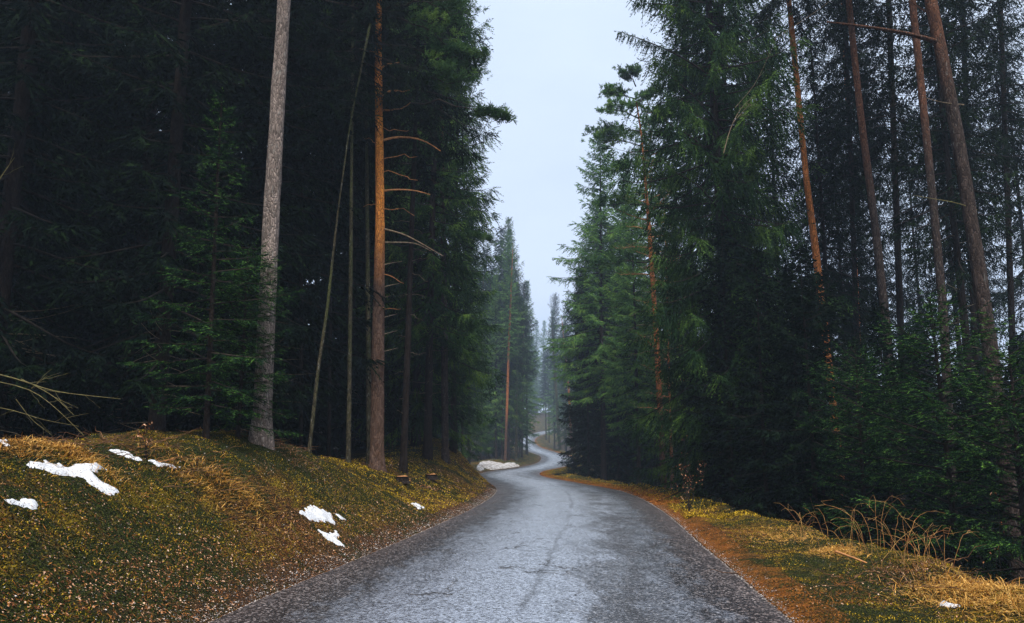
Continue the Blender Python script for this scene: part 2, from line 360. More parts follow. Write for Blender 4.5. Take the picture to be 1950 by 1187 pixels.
HAZE = 0.0014
mb = MB(); x0, x1, y0, y1, z0, z1 = -160, 160, -75, 430, -9, 48
vv = [(x, y, z) for z in (z0, z1) for y in (y0, y1) for x in (x0, x1)]
mb.add(vv, [[0, 2, 3, 1], [4, 5, 7, 6], [0, 1, 5, 4], [2, 6, 7, 3], [0, 4, 6, 2], [1, 3, 7, 5]])
hm = bpy.data.materials.new('mist'); hm.use_nodes = True; ht = hm.node_tree; ht.nodes.remove(ht.nodes['Principled BSDF'])
pv = ht.nodes.new('ShaderNodeVolumePrincipled'); pv.inputs['Color'].default_value = (.62, .78, 1.0, 1)
pv.inputs['Density'].default_value = HAZE; pv.inputs['Anisotropy'].default_value = 0.2
ht.links.new(pv.outputs[0], ht.nodes['Material Output'].inputs['Volume'])
link('haze', mb.mesh('haze', [hm]), kind='stuff')

# ------------------------------------------------------------------ foliage builders
def unit(a): return a / (np.linalg.norm(a, axis=-1, keepdims=True) + 1e-9)
def leaflets(mb, base, dirn, length, width, mat, R):
    """narrow pointed blades: one quad each, random roll"""
    dirn = unit(dirn); r = unit(R.normal(size=dirn.shape)); side = unit(np.cross(dirn, r))
    L = np.asarray(length)[..., None]; w = np.asarray(width)[..., None]
    q = np.stack([base, base + dirn * L * .45 + side * w * .5, base + dirn * L, base + dirn * L * .45 - side * w * .5], 1)
    mb.quads(q, mat)

def sprays(mb, tb, td, tl, R, K=9, ll=.14, lw=.035, sag=.15, mat=1):
    """twigs: leaflets set alternately along each twig, denser than a comb, pointing forward"""
    m = len(tb); td = unit(td); up = np.array([0, 0, 1.]); side = unit(np.cross(td, up) + 1e-3 * R.normal(size=td.shape))
    k = np.arange(K); t = (k + .5) / K
    pos = tb[:, None] + td[:, None] * (tl[:, None] * t)[..., None]
    pos[..., 2] -= sag * tl[:, None] * t ** 2
    sgn = np.where(k % 2 == 0, 1., -1.)[None, :, None]
    d = td[:, None] * .75 + side[:, None] * sgn * .65 + R.normal(size=(m, K, 3)) * .22
    d[:, -1] = td + R.normal(size=(m, 3)) * .1
    d[..., 2] -= .15
    L = ll * (1.15 - .5 * t)[None] * R.uniform(.7, 1.3, (m, K)); Wd = lw * R.uniform(.7, 1.3, (m, K))
    leaflets(mb, pos.reshape(-1, 3), d.reshape(-1, 3), L.ravel(), Wd.ravel(), mat, R)
    # the twig itself carries needles too
    e = tb + td * tl[:, None]; e[:, 2] -= sag * tl
    leaflets(mb, tb, e - tb, np.linalg.norm(e - tb, axis=1), np.full(m, lw * .8), mat, R)

def spruce_mesh(name, H, zb, R0, seed, droop=.5, step=.16, twig=.42, K=9, ll=.14, lw=.036, r0=.15, tw=.13, up=.0, mats=None, dead=26, bark=None, power=.75, sides=10):
    R = np.random.default_rng(seed); mb = MB(); tm = MB()
    lean = R.normal(size=2) * .004
    zz = np.linspace(0, H, 26); wobx = .04 * np.sin(zz * .35 + seed) * (zz / H + .2); woby = .04 * np.cos(zz * .3 + seed * 2) * (zz / H + .2)
    cx = lambda z: np.stack([np.interp(z, zz, wobx + lean[0] * zz), np.interp(z, zz, woby + lean[1] * zz), np.asarray(z, float)], -1)
    rad = r0 * (1 - zz / H) ** .8 + .012; rad[0] *= 1.45; rad[1] *= 1.05
    tm.tube(cx(zz), rad, sides, 0, .04, seed)
    for _ in range(dead):
        z = R.uniform(min(1.2, zb * .3), zb + 1); a = R.uniform(0, 6.28); L = R.uniform(.15, 1.0) * min(1.3, R0)
        t = np.linspace(0, 1, 5)[:, None]; o = np.array([math.cos(a), math.sin(a), 0])
        p = cx(z) + o * L * t + np.array([0, 0, 1]) * (R.uniform(-.25, .15) * L * t + R.uniform(-.3, .3) * L * t * t)
        tm.tube(p, np.linspace(.013, .003, 5) * R.uniform(.7, 1.3), 3, 1)
    z = zb; az = R.uniform(0, 6.28); TB = []; TD = []; TL = []
    while z < H - .15:
        s = (z - zb) / (H - zb); az += 2.399 + R.normal() * .35
        prof = (1 - s) ** power * (.75 + .25 * min(1, s * 8)) * R0
        L = max(.12, prof * R.uniform(.62, 1.12) * (1 + .28 * math.sin(z * 1.1 + seed * 2 + .8 * math.sin(az)) + (.35 if R.uniform() < .07 else 0)))
        o = np.array([math.cos(az), math.sin(az), 0.]); sd_ = np.array([-o[1], o[0], 0.])
        e0 = (.55 * s ** 1.5 + up - .22 * (1 - s)) + R.normal() * .08; dr = droop * .55 * (1 - s * .8); tip = droop * .35
        nseg = 6; t = np.linspace(0, 1, nseg + 1)
        bend = R.normal() * .12
        def path(t):
            t = np.asarray(t)[..., None]
            return cx(z) + o * L * t * (1 - .06 * t) + sd_ * L * bend * t * t + np.array([0, 0, 1.]) * L * (e0 * t - dr * t ** 1.6 + tip * t ** 3)
        pts = path(t); mb.tube(pts, (.006 + .011 * L) * (1 - t) + .003, 3, 0)
        nt_ = max(3, int(L / tw))
        tt = np.linspace(.12, 1, nt_) + R.normal(size=nt_) * .01; tt = np.clip(tt, .05, 1)
        for sg in (-1, 1):
            b = path(tt); l = twig * (.35 + 1.1 * np.sin(np.clip(tt, 0, 1) * math.pi * .78)) * R.uniform(.55, 1.2, nt_) * min(1, .35 + L / R0)
            hang = droop * R.uniform(.6, 1.4, nt_) * (1 - .5 * (tt > .9))
            d = o * (.62 * (1 - .35 * hang))[:, None] + sd_ * sg * (.75 * (1 - .45 * hang))[:, None] + R.normal(size=(nt_, 3)) * .16
            d[:, 2] += -hang * 1.0 + e0 * .5
            TB.append(b); TD.append(d); TL.append(l)
        TB.append(pts[-1:]); TD.append((pts[-1:] - pts[-2:-1]) + 0); TL.append(np.array([twig * .8]))
        z += step * (1.25 - .5 * s) * R.uniform(.6, 1.4)
    # leader
    TB.append(np.array([cx(H - .4)])); TD.append(np.array([[0, 0, 1.]])); TL.append(np.array([.6]))
    sprays(mb, np.concatenate(TB), np.concatenate(TD), np.concatenate(TL), R, K, ll, lw, .2 * droop + .05)
    mats = mats or M['spruce']
    return (tm.mesh(name + '_trunk', [bark or M['bark_dark'], M['twig_pale']]), mb.mesh(name + '_crown', [M['twig'], mats]))

def tufts(mb, pos, dirs, R, n=20, ln=.13, w=.02, mat=1, spread=.8):
    m = len(pos); d = unit(dirs)[:, None] + R.normal(size=(m, n, 3)) * spread; d[..., 2] += .15
    b = pos[:, None] + unit(dirs)[:, None] * R.uniform(-.10, .08, (m, n))[..., None] + R.normal(size=(m, n, 3)) * .02
    leaflets(mb, b.reshape(-1, 3), d.reshape(-1, 3), ln * R.uniform(.7, 1.25, m * n), w * R.uniform(.7, 1.3, m * n), mat, R)

def pine_limb(mb, pts, R, r0=.04, subs=9, tuf=6, spread=.55, start=.45, n=20, ln=.13, w=.02, mat=0):
    """a bent limb that carries flattish pads of needle tufts towards its end"""
    pts = np.asarray(pts, float); k = len(pts); s = np.linspace(0, 1, k); t = np.linspace(0, 1, max(8, k))
    c = np.stack([np.interp(t, s, pts[:, i]) for i in range(3)], -1); Ltot = np.linalg.norm(np.diff(c, axis=0), axis=1).sum()
    c[1:-1] += R.normal(size=(len(c) - 2, 3)) * .012 * Ltot
    mb.tube(c, r0 * (1 - t * .8), 5, mat)
    PB = []; PD = []
    for q in range(subs):
        tq = start + (1 - start) * (q + .5) / subs
        b = np.array([np.interp(tq, t, c[:, i]) for i in range(3)]); j = min(len(c) - 2, int(tq * (len(c) - 1)))
        fw = unit(c[j + 1] - c[j]); sdv = unit(np.cross(fw, [0, 0, 1.])) * (1 if q % 2 else -1)
        L = spread * R.uniform(.6, 1.25) * (1.2 - .4 * tq)
        d = unit(fw * .7 + sdv * R.uniform(.5, 1) + np.array([0, 0, R.uniform(.0, .5)]))
        e = b + d * L; mid = (b + e) / 2 + np.array([0, 0, -.05 * L]); mb.tube([b, mid, e], [r0 * .3, r0 * .2, r0 * .1], 3, 0)
        for h in range(tuf):
            th = .35 + .65 * (h + 1) / tuf
            PB.append(b + d * L * th + R.normal(size=3) * np.array([.11, .11, .05]) * spread * 1.6); PD.append(d * .5 + R.normal(size=3) * .45 + np.array([0, 0, .35]))
    tufts(mb, np.array(PB), np.array(PD), R, n, ln, w)

def pine_mesh(name, H, zb, R0, seed, r0=.17, limbs=22, bark=None, dead=12, lean=(0, 0), n=20, w=.024, ln=.15, subs=9, tuf=6, curve=0., mats=None, rtop=.45, sides=12, lim=None):
    R = np.random.default_rng(seed); mb = MB(); tm = MB(); zz = np.linspace(0, H, 40)
    X = lean[0] * zz + .05 * np.sin(zz * .4 + seed) + curve * (zz / H) ** 2; Yc = lean[1] * zz + .05 * np.sin(zz * .33 + seed * 3)
    cx = lambda z: np.stack([np.interp(z, zz, X), np.interp(z, zz, Yc), np.asarray(z, float)], -1)
    s = zz / H; rad = r0 * (1 - (1 - rtop) * s / max(.1, zb / H)) ; rad = np.where(zz > zb, r0 * rtop * (1 - (zz - zb) / (H - zb)) ** .8 + .01, rad); rad[0] *= 1.3; rad[1] *= 1.06
    tm.tube(cx(zz), rad, sides, 0, .03, seed)
    for _ in range(dead):
        z = R.uniform(zb * .35, zb); a = R.uniform(0, 6.28); L = R.uniform(.2, 1.5) * min(1, R0 / 2)
        t = np.linspace(0, 1, 6)[:, None]; o = np.array([math.cos(a), math.sin(a), 0])
        p = cx(z) + o * L * t + np.array([0, 0, 1]) * (R.uniform(-.1, .3) * L * t - R.uniform(0, .4) * L * t * t)
        tm.tube(p, np.linspace(.02, .005, 6), 4, 1)
    for q in range(limbs):
        sq = (q + .5) / limbs; z = zb + (H - zb) * sq; a = q * 2.399 + R.normal() * .4
        L = R0 * (1 - .75 * sq ** 1.4) * R.uniform(.65, 1.15); o = np.array([math.cos(a), math.sin(a), 0])
        t = np.linspace(0, 1, 7)[:, None]; sdv = np.array([-o[1], o[0], 0])
        p = cx(z) + o * L * t + sdv * L * R.normal() * .15 * t ** 2 + np.array([0, 0, 1]) * L * ((.15 + .5 * sq) * t + R.uniform(-.2, .15) * t * t)
        pine_limb(mb, p, R, .022 + .012 * L, subs, tuf, .28 * L + .2, .3, n, ln, w)
    tufts(mb, cx(np.linspace(H - .8, H, 8)), np.tile([[0, 0, 1.]], (8, 1)) + R.normal(size=(8, 3)) * .5, R, n, ln, w)
    return tm.mesh(name + '_trunk', [bark or M['bark_right'], M['twig_pale']]), mb.mesh(name + '_crown', [lim or M['twig'], mats or M['pine']])

# ------------------------------------------------------------------ tree kinds
K = {}
K['tall_a'] = spruce_mesh('spruce', 27, 4.5, 2.5, 1, .75, .095, .46, 9, .13, .040, .135, power=.5, mats=M['spruce_edge_lit'])
K['tall_b'] = spruce_mesh('spruce', 25, 2.0, 2.7, 2, .6, .105, .46, 8, .14, .044, .14, power=.55, mats=M['spruce_edge_lit'])
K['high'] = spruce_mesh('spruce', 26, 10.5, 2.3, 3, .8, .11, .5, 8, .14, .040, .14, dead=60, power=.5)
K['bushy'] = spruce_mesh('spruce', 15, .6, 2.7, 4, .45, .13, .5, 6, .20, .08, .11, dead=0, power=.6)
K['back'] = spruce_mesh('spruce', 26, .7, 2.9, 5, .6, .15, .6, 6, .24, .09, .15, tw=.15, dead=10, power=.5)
K['slim'] = spruce_mesh('spruce', 24, 3.0, 2.2, 6, .5, .11, .42, 8, .16, .055, .14, mats=M['spruce_lit'], power=.6)
K['broad'] = spruce_mesh('spruce', 24, 6, 3.7, 14, .45, .10, .50, 8, .17, .055, .17, mats=M['spruce_lit'], power=.72)
K['weep'] = spruce_mesh('spruce', 27, 1.2, 2.9, 7, 1.05, .095, .55, 10, .12, .034, .15, tw=.085, power=.42, mats=M['spruce_edge_lit'])
dk = K['tall_b'][1].copy(); dk.materials[1] = M['spruce']; K['near'] = (K['tall_b'][0], dk)  # same crown again, with forest shade put into its needle colour
K['sap'] = spruce_mesh('young_spruce', 5.6, .5, 2.1, 8, .22, .065, .34, 11, .075, .019, .05, tw=.08, up=.18, mats=M['spruce_young'], dead=0, power=.7)
K['sap_thin'] = spruce_mesh('young_spruce', 6.2, .5, 1.15, 9, .25, .075, .26, 10, .075, .017, .04, tw=.085, up=.12, mats=M['spruce_young'], dead=0, power=.75)
K['pine_a'] = pine_mesh('pine', 23, 11, 3.2, 21, .18, 24, M['bark_right'], 14)
K['pine_b'] = pine_mesh('pine', 22, 6.5, 3.3, 22, .15, 34, M['bark_red'], 18, mats=M['spruce_lit'], lim=M['limb_orange'])
K['bare'] = spruce_mesh('thin_tree', 18, 12, 1.6, 23, .6, .2, .4, 7, .16, .05, .065, dead=40, bark=M['bark_pale'], sides=7)

count = {}
def tree(kind, x, y, label, group=None, s=1.0, sz=None, name='spruce_tree', cat='tree', rz=None, lean=(0, 0), bark=None, zoff=-.08):
    r = thing(name, label, cat, (x, y, float(ground(x, y)) + zoff), 0, group)
    r.rotation_euler = (lean[1], lean[0], 0)
    t, c = K[kind]; a = random.uniform(0, 6.28) if rz is None else rz
    r.scale = (s, s, sz or s)
    for nm, me in (('trunk', t), ('crown', c)):
        o = link(nm, me, r); o.rotation_euler = (0, 0, a)
    return r
def chk(x, d, px):
    if abs(x - float(XC(d))) < float(RW(d)) + .5: print('ONROAD', px, d, x - float(XC(d)))
def tpx(kind, px, d, *a, **k):
    chk(float(P(px, 835, d)[0]), d, px)
    return tree(kind, float(P(px, 835, d)[0]), d, *a, **k)
random.seed(5)

# --- hero trunks on the left
def bar_trunk(name, label, pix, d, w_px, bark, crown=None, group=None, extra=None, cat='tree', dd=None, sides=14, H=22, crown_kind=None, crown_s=1.0, crown_z=12, zbase=None, twm='twig_pale', dead=()):
    """a tree whose trunk follows measured points: pix [(px,py)...] from the foot upwards at depth d, diameters in pixels"""
    pts = [P(a, b, d) for a, b in pix]; base = pts[0].copy(); base[2] = ground(base[0], d) - .12
    if zbase is not None: base[2] = zbase
    pts = [base] + pts[(1 if pts[0][2] < base[2] + .5 else 0):]
    p = np.array(pts); rad = np.array([w_px[min(i, len(w_px) - 1)] for i in range(len(p))]) / F * d / 2
    top = p[-1] + (p[-1] - p[-2]) / max(.1, p[-1][2] - p[-2][2]) * (H - p[-1][2])
    p = np.vstack([p, top]); rad = np.append(rad, .03)
    chk(base[0], d, pix[0][0])
    s = p[:, 2]; z = np.linspace(s[0], s[-1], 70); q = np.stack([np.interp(z, s, p[:, 0]), np.interp(z, s, p[:, 1]), z], -1)
    # smooth the joints
    for _ in range(6): q[1:-1, :2] = (q[:-2, :2] + q[1:-1, :2] * 2 + q[2:, :2]) / 4
    rr = np.interp(z, s, rad); rr[0] *= 1.45; rr[1] *= 1.18
    root = thing(name, label, cat, tuple(base), 0, group); mb = MB()
    mb.tube(q - base, rr, sides, 0, .03, int(pix[0][0])); link('trunk', mb.mesh('trunk', [bark]), root)
    at = lambda zz: np.array([np.interp(zz, z, q[:, 0]), np.interp(zz, z, q[:, 1]), zz])
    R = np.random.default_rng(int(pix[0][0] + 7))
    for (py, tipx, tipy, w) in dead:
        zz = P(pix[0][0], py, d)[2]; a = at(zz) - base; e = P(tipx, tipy, d + R.uniform(-.5, .3)) - base
        t = np.linspace(0, 1, 7)[:, None]; pp = a + (e - a) * t + np.array([0, 0, 1]) * R.uniform(-.08, .16) * np.linalg.norm(e - a) * np.sin(t * math.pi) + R.normal(size=(7, 3)) * .03 * np.linalg.norm(e - a) * (t > 0)
        m2 = MB(); m2.tube(pp, np.linspace(w, w * .35, 7), 5, 0)
        link('branch', m2.mesh('branch', [M[twm]]), root)
    return root, at, base

def crown_on(root, at, base, kind, s, z, rz=0.0):
    """the kind's crown set on this trunk so that its own crown begins at height z"""
    me = K[kind][1]; o = link('crown', me, root); zb = {'pine_a': 11, 'high': 10.5, 'tall_a': 5.5, 'bare': 12, 'pine_b': 6.5, 'slim': 3.0}[kind]
    p = at(z) - base; o.location = (p[0], p[1], p[2] - zb * s); o.scale = (s, s, s); o.rotation_euler = (0, 0, rz)
    return o

r, at, b0 = bar_trunk('pine_tree', 'thick straight trunk with pale grey-brown scaly bark, left foreground on the bank', [(497, 852), (506, 640), (517, 400), (530, 180), (541, 0)], 12.6, [36, 33, 31, 28, 25], M['bark_grey'], H=22, sides=24)
crown_on(r, at, b0, 'pine_a', .8, 12.5, 1)

r, at, b0 = bar_trunk('pine_tree', 'slender pine with bright orange upper trunk and bare orange limbs, left of the road', [(718, 888), (720, 640), (724, 430), (722, 250), (720, 80), (722, 0)], 19, [27, 24, 18, 16, 13, 11], M['bark_orange'], H=19, sides=18,
    dead=[(187, 778, 175, .036), (134, 761, 121, .034), (213, 781, 196, .028), (305, 790, 300, .014), (330, 800, 345, .014), (400, 790, 408, .014), (240, 780, 250, .013), (390, 690, 395, .012), (280, 690, 262, .012), (520, 770, 540, .013), (585, 765, 590, .012)], twm='limb_orange')
def pxlimb(root, base, pts, d, R, r0, leafy=0, mat='limb_orange', spread=.5, start=.5, ysp=.5, name='branch', tuf=6, n=22, mats='pine'):
    q = np.array([P(a, b_, d + ysp * i / max(1, len(pts) - 1)) for i, (a, b_) in enumerate(pts)]) - base
    mb = MB()
    if leafy: pine_limb(mb, q, R, r0, leafy, tuf, spread, start, n, .12, .02, 0)
    else:
        s = np.linspace(0, 1, len(q)); t = np.linspace(0, 1, 9); c = np.stack([np.interp(t, s, q[:, i]) for i in range(3)], -1)
        for _ in range(2): c[1:-1] = (c[:-2] + 2 * c[1:-1] + c[2:]) / 4
        mb.tube(c, np.linspace(r0, r0 * .3, 9), 6, 0)
    return link(name, mb.mesh(name, [M[mat], M[mats]]), root)
R = np.random.default_rng(77)
pxlimb(r, b0, [(728, 268), (753, 260), (804, 263), (839, 288)], 19, R, .036)
pxlimb(r, b0, [(728, 364), (753, 361), (790, 362), (819, 371)], 19, R, .030)
pxlimb(r, b0, [(733, 437), (773, 447), (844, 488)], 19, R, .028, mat='twig_pale', ysp=-.6)
pxlimb(r, b0, [(733, 462), (790, 462), (820, 478)], 19, R, .022, mat='twig_pale')
pxlimb(r, b0, [(716, 100), (690, 94), (672, 90)], 19, R, .014)
pxlimb(r, b0, [(718, 160), (710, 146), (702, 141)], 19, R, .014)
pxlimb(r, b0, [(718, 212), (698, 208), (676, 228)], 19, R, .015, mat='twig_green')
for py in (498, 540, 560, 598, 630, 663): pxlimb(r, b0, [(726, py + 8), (745, py + 3), (758 + R.uniform(-8, 12), py)], 19, R, .016, mat='twig_pale')
pxlimb(r, b0, [(781, 196), (830, 192), (880, 200), (925, 212), (962, 224)], 19, R, .026, leafy=16, mat='twig', spread=.30, start=.62, ysp=-.5, n=26)
pxlimb(r, b0, [(722, 120), (780, 130), (830, 150), (862, 160)], 19, R, .03, leafy=18, mat='twig', spread=.75, start=.3, n=28)
pxlimb(r, b0, [(722, 80), (780, 90), (850, 110), (912, 112)], 19, R, .03, leafy=20, mat='twig', spread=.55, start=.45, n=28)
pxlimb(r, b0, [(722, 20), (770, 40), (820, 60), (860, 95)], 19, R, .03, leafy=18, mat='twig', spread=.8, start=.2, n=28)
pxlimb(r, b0, [(722, 40), (700, 20), (660, 30), (640, 60)], 19, R, .03, leafy=16, mat='twig', spread=.7, start=.2, ysp=1)
pxlimb(r, b0, [(722, 0), (770, -30), (830, 10), (860, 30)], 19, R, .03, leafy=16, mat='twig', spread=.8, start=.3, n=28)
crown_on(r, at, b0, 'pine_a', .6, 11.8, 2)

r, at, b0 = bar_trunk('spruce_tree', 'thin dark trunk with short pale dead side branches, just right of the orange pine', [(768, 888), (775, 700), (781, 520), (786, 380)], 21, [14, 12, 10, 9], M['bark_dark'], H=21,
    dead=[(py, 778 + dx, py + dy, .009) for py, dx, dy in ((880 - 90, -22, -8), (760, -18, 0), (707, -26, 6), (672, 24, 4), (640, -20, 0), (600, 28, 12), (560, -24, 4), (560, 32, 8), (520, 34, 14), (498, 40, -6), (470, 36, 10), (440, 26, 6), (425, -30, -3))])
crown_on(r, at, b0, 'high', .85, 9.0, .5)
r, at, b0 = bar_trunk('birch_tree', 'very thin leaning pale trunk, bent to the right among dark trunks', [(588, 852), (606, 700), (622, 600), (636, 470), (644, 400), (666, 240), (676, 190)], 16, [8, 6.5, 6, 4.5, 3], M['bark_pale'], H=10.5, sides=8)
crown_on(r, at, b0, 'bare', .35, 8.5)
r, at, b0 = bar_trunk('spruce_tree', 'thin lichen-covered upright trunk midway between leaning trunk and orange pine', [(664, 865), (667, 600), (670, 250)], 18.5, [9, 8, 6], M['bark_pale'], H=18, sides=8)
crown_on(r, at, b0, 'high', .7, 9.5)
r, at, b0 = bar_trunk('spruce_tree', 'thin pale upright trunk standing close left of the orange pine', [(704, 882), (701, 600), (699, 380)], 20, [11, 9, 7], M['bark_pale'], H=19, sides=8)
crown_on(r, at, b0, 'high', .7, 9.0, 1)
r, at, b0 = bar_trunk('spruce_tree', 'faint thin trunk seen close right of the thick grey trunk', [(573, 850), (574, 560)], 22, [8, 7], M['bark_dark'], H=20, sides=8)
crown_on(r, at, b0, 'high', .8, 8.0)
r, at, b0 = bar_trunk('spruce_tree', 'faint thin dark trunk right of the leaning pale trunk', [(627, 858), (629, 600)], 23, [7, 6], M['bark_dark'], H=20, sides=8)
crown_on(r, at, b0, 'high', .8, 8.0)
# another pine whose limb leans out over the road
r, at, b0 = bar_trunk('pine_tree', 'dark pine hidden in the left edge with a clump of needles reaching over the road', [(848, 862), (846, 600), (842, 300)], 29, [14, 12, 9], M['bark_right'], H=20)
pxlimb(r, b0, [(840, 380), (866, 408), (888, 438), (905, 455), (930, 458)], 29, R, .03, leafy=14, mat='twig', spread=.42, start=.55, ysp=-1, n=28)
crown_on(r, at, b0, 'pine_a', .6, 13, 2)

# --- big trunks on the right
def rpine(label, pix, d, w, bark, cz, cs, H=22, dead=(), kind='pine_a', rz=0):
    r, at, b0 = bar_trunk('pine_tree', label, pix, d, w, bark, H=H, dead=dead)
    crown_on(r, at, b0, kind, cs, cz, rz); return r, at, b0
r, at, b0 = rpine('thickest right-hand pine trunk, leaning left, with a long bare limb near the top', [(1930, 1000), (1887, 680), (1862, 500), (1822, 250), (1790, 90), (1770, -10)], 14, [33, 30, 28, 26, 24, 23], M['bark_right'], 11.5, .75, H=20)
pxlimb(r, b0, [(1790, 82), (1740, 66), (1660, 52), (1575, 42)], 14, R, .055, mat='bark_right', ysp=-.5)
pxlimb(r, b0, [(1835, 200), (1795, 196), (1757, 185)], 14, R, .016, mat='twig_pale', ysp=-.3)
pxlimb(r, b0, [(1860, 400), (1820, 385), (1770, 378), (1740, 372)], 14, R, .012, mat='twig_green', ysp=-.3)
pxlimb(r, b0, [(1780, 30), (1750, 15), (1725, -5)], 14, R, .03, mat='bark_right')
rpine('upright brown pine trunk with gap of sky beside it, second thick trunk from right', [(1720, 1000), (1692, 660), (1668, 440), (1640, 230), (1618, 20), (1612, -40)], 20, [19, 17, 16, 15, 13, 12], M['bark_right'], 14, .7, kind='high', H=22)
rpine('mottled trunk between the thickest pine and the sky gap on the right', [(1815, 1000), (1797, 600), (1783, 450), (1758, 200), (1738, 10)], 18, [19, 17, 16, 15, 14], M['bark_right'], 13, .7, rz=2, kind='high')
rpine('rusty orange pine trunk with crown hiding its top, right of the dark spruce', [(1600, 900), (1556, 500), (1534, 330), (1510, 80)], 23, [17, 15, 14, 11], M['bark_rust'], 14.5, .7, kind='high')
rpine('thin rust-coloured trunk low down behind the young spruces', [(1640, 900), (1634, 620), (1630, 540)], 32, [10, 10, 9], M['bark_rust'], 11, .8, kind='high')
for px, w, d in ((1700, 16, 24), (1616, 13, 26), (1840, 14, 25), (1912, 14, 22)):
    rpine({1700: 'dark trunk silhouetted in the sky gap right of the upright brown pine trunk', 1616: 'dark trunk showing just behind the upright brown pine trunk', 1840: 'dark trunk just right of the thickest right-hand pine', 1912: 'dark trunk nearest the right picture edge'}[px], [(px + 25, 1000), (px + 16, 650), (px, 200), (px - 8, 0)], d, [w, w * .9, w * .8, w * .7], M['bark_dark'], 8.0 + (px % 3), .75, kind='high', rz=px)[0]['group'] = 'dark spruce trunks in the right forest'
# --- mid right: pines with orange trunks in front of the bright spruces
r, at, b0 = bar_trunk('pine_tree', 'pine with reddish trunk and layered airy crown, tallest beside the sky on the right', [(1262, 880), (1250, 640), (1235, 420), (1222, 260), (1205, 150)], 36, [13, 12, 10, 7, 3], M['bark_red'], H=17.6,
    dead=[(py, x, y_, .014) for py, x, y_ in ((600, 1196, 604), (622, 1194, 630), (640, 1187, 652), (648, 1198, 656), (668, 1200, 680), (500, 1302, 482), (430, 1180, 428), (395, 1172, 372), (470, 1190, 470), (560, 1205, 556))])
for k_, (py, tx, ty, sp_) in enumerate([(165, 1196, 140, .5), (190, 1160, 178, .6), (200, 1240, 180, .7), (225, 1162, 208, .7), (240, 1262, 225, .7), (250, 1140, 258, .8), (262, 1275, 262, .8), (280, 1160, 268, .8), (300, 1270, 290, .8), (330, 1178, 322, .8), (350, 1285, 350, .7), (390, 1150, 392, .8), (500, 1140, 505, 1.0), (470, 1290, 520, .9)]):
    zz = P(1215, py, 36)[2]; a = at(zz); e = P(tx, ty, 36 + (k_ % 3 - 1) * .8)
    m2 = MB(); pine_limb(m2, np.array([a, (a + e) / 2 + np.array([0, 0, .1]), e]) - b0, R, .035, 13, 7, sp_ * 1.15, .2, 26, .16, .034)
    link('branch', m2.mesh('branch', [M['twig'], M['spruce_lit'] if k_ % 2 else M['pine']]), r)
crown_on(r, at, b0, 'pine_b', .58, 8.6, 1)
tpx('pine_b', 1278, 42, 'reddish pine trunk half hidden between the airy pine and dark spruce', name='pine_tree', s=.8)

# --- edge spruces, left side
left_edge = [('tall_a', 815, 27.5, 'large drooping spruce at the left road edge reaching above the frame', .95, None),
             ('weep', 792, 31, 'dark drooping spruce behind the orange pine', 1.0, None),
             ('tall_a', 862, 33, 'drooping spruce with long hanging twigs over the left verge', .82, None),
             ('tall_b', 866, 37.5, 'bright green edged spruce on the left bend', .80, None),
             ('tall_b', 880, 51, 'hazy spruce behind the left bend', .66, None),
             ('tall_a', 893, 64, 'misty spruce further along the left edge', .80, None)]
for kd, px, d, lab, s, g in left_edge: tpx(kd, px, d, lab, s=s)
far_left = [('slim', 945, 88, 'pale misty spruce left of the thin orange-trunked pine', .86, None), ('tall_a', 968, 88, 'tall misty spruce whose top stands highest in the distance', 1.02, None),
            ('slim', 1003, 108, 'green misty spruce with pointed top at the left of the far gap', 1.0, None), ('tall_b', 985, 96, 'soft green spruce crown crowding the distant left edge', .86, None),
            ('slim', 928, 96, 'greyish spruce in the mist over the left edge trees', .95, None), ('slim', 990, 135, 'small far spruce at the left side of the far gap', 1.05, None),
            ('tall_b', 978, 150, 'far spruce behind the distant left trees', 1.2, None)]
for kd, px, d, lab, s, g in far_left: tpx(kd, px, d, lab, s=s)
r, at, b0 = bar_trunk('pine_tree', 'tall thin pine with orange trunk standing where the road first bends', [(962, 872), (966, 760), (969, 660), (973, 560)], 86, [5.5, 5, 4.5, 3.5], M['bark_red'], H=23, sides=8)
crown_on(r, at, b0, 'slim', .66, 10.8)
LT = ['sturdiest grey distant trunk right of the thin orange pine', 'rightmost thin distant trunk', 'thin distant trunk between the sturdy grey one and the rightmost', 'faintest farthest trunk', 'thin distant trunk just left of the thin orange pine', 'leftmost distant trunk behind the snow heap', 'distant trunk rising from behind the snow heap middle']
for px, d, w in ((983, 90, 5), (994, 98, 3.5), (990, 104, 4), (968, 158, 2.5), (956, 88, 4), (916, 90, 4), (930, 95, 4)):
    r, at, b0 = bar_trunk('spruce_tree', LT.pop(0) + ' left of the winding road', [(px, 868), (px + 1, 760), (px + 2, 690)], d, [w, w, w * .8], M['bark_pale'] if px % 2 else M['bark_right'], H=20, sides=7, group='distant trunks left of the road')
    crown_on(r, at, b0, 'high', .8, 8.5, px)
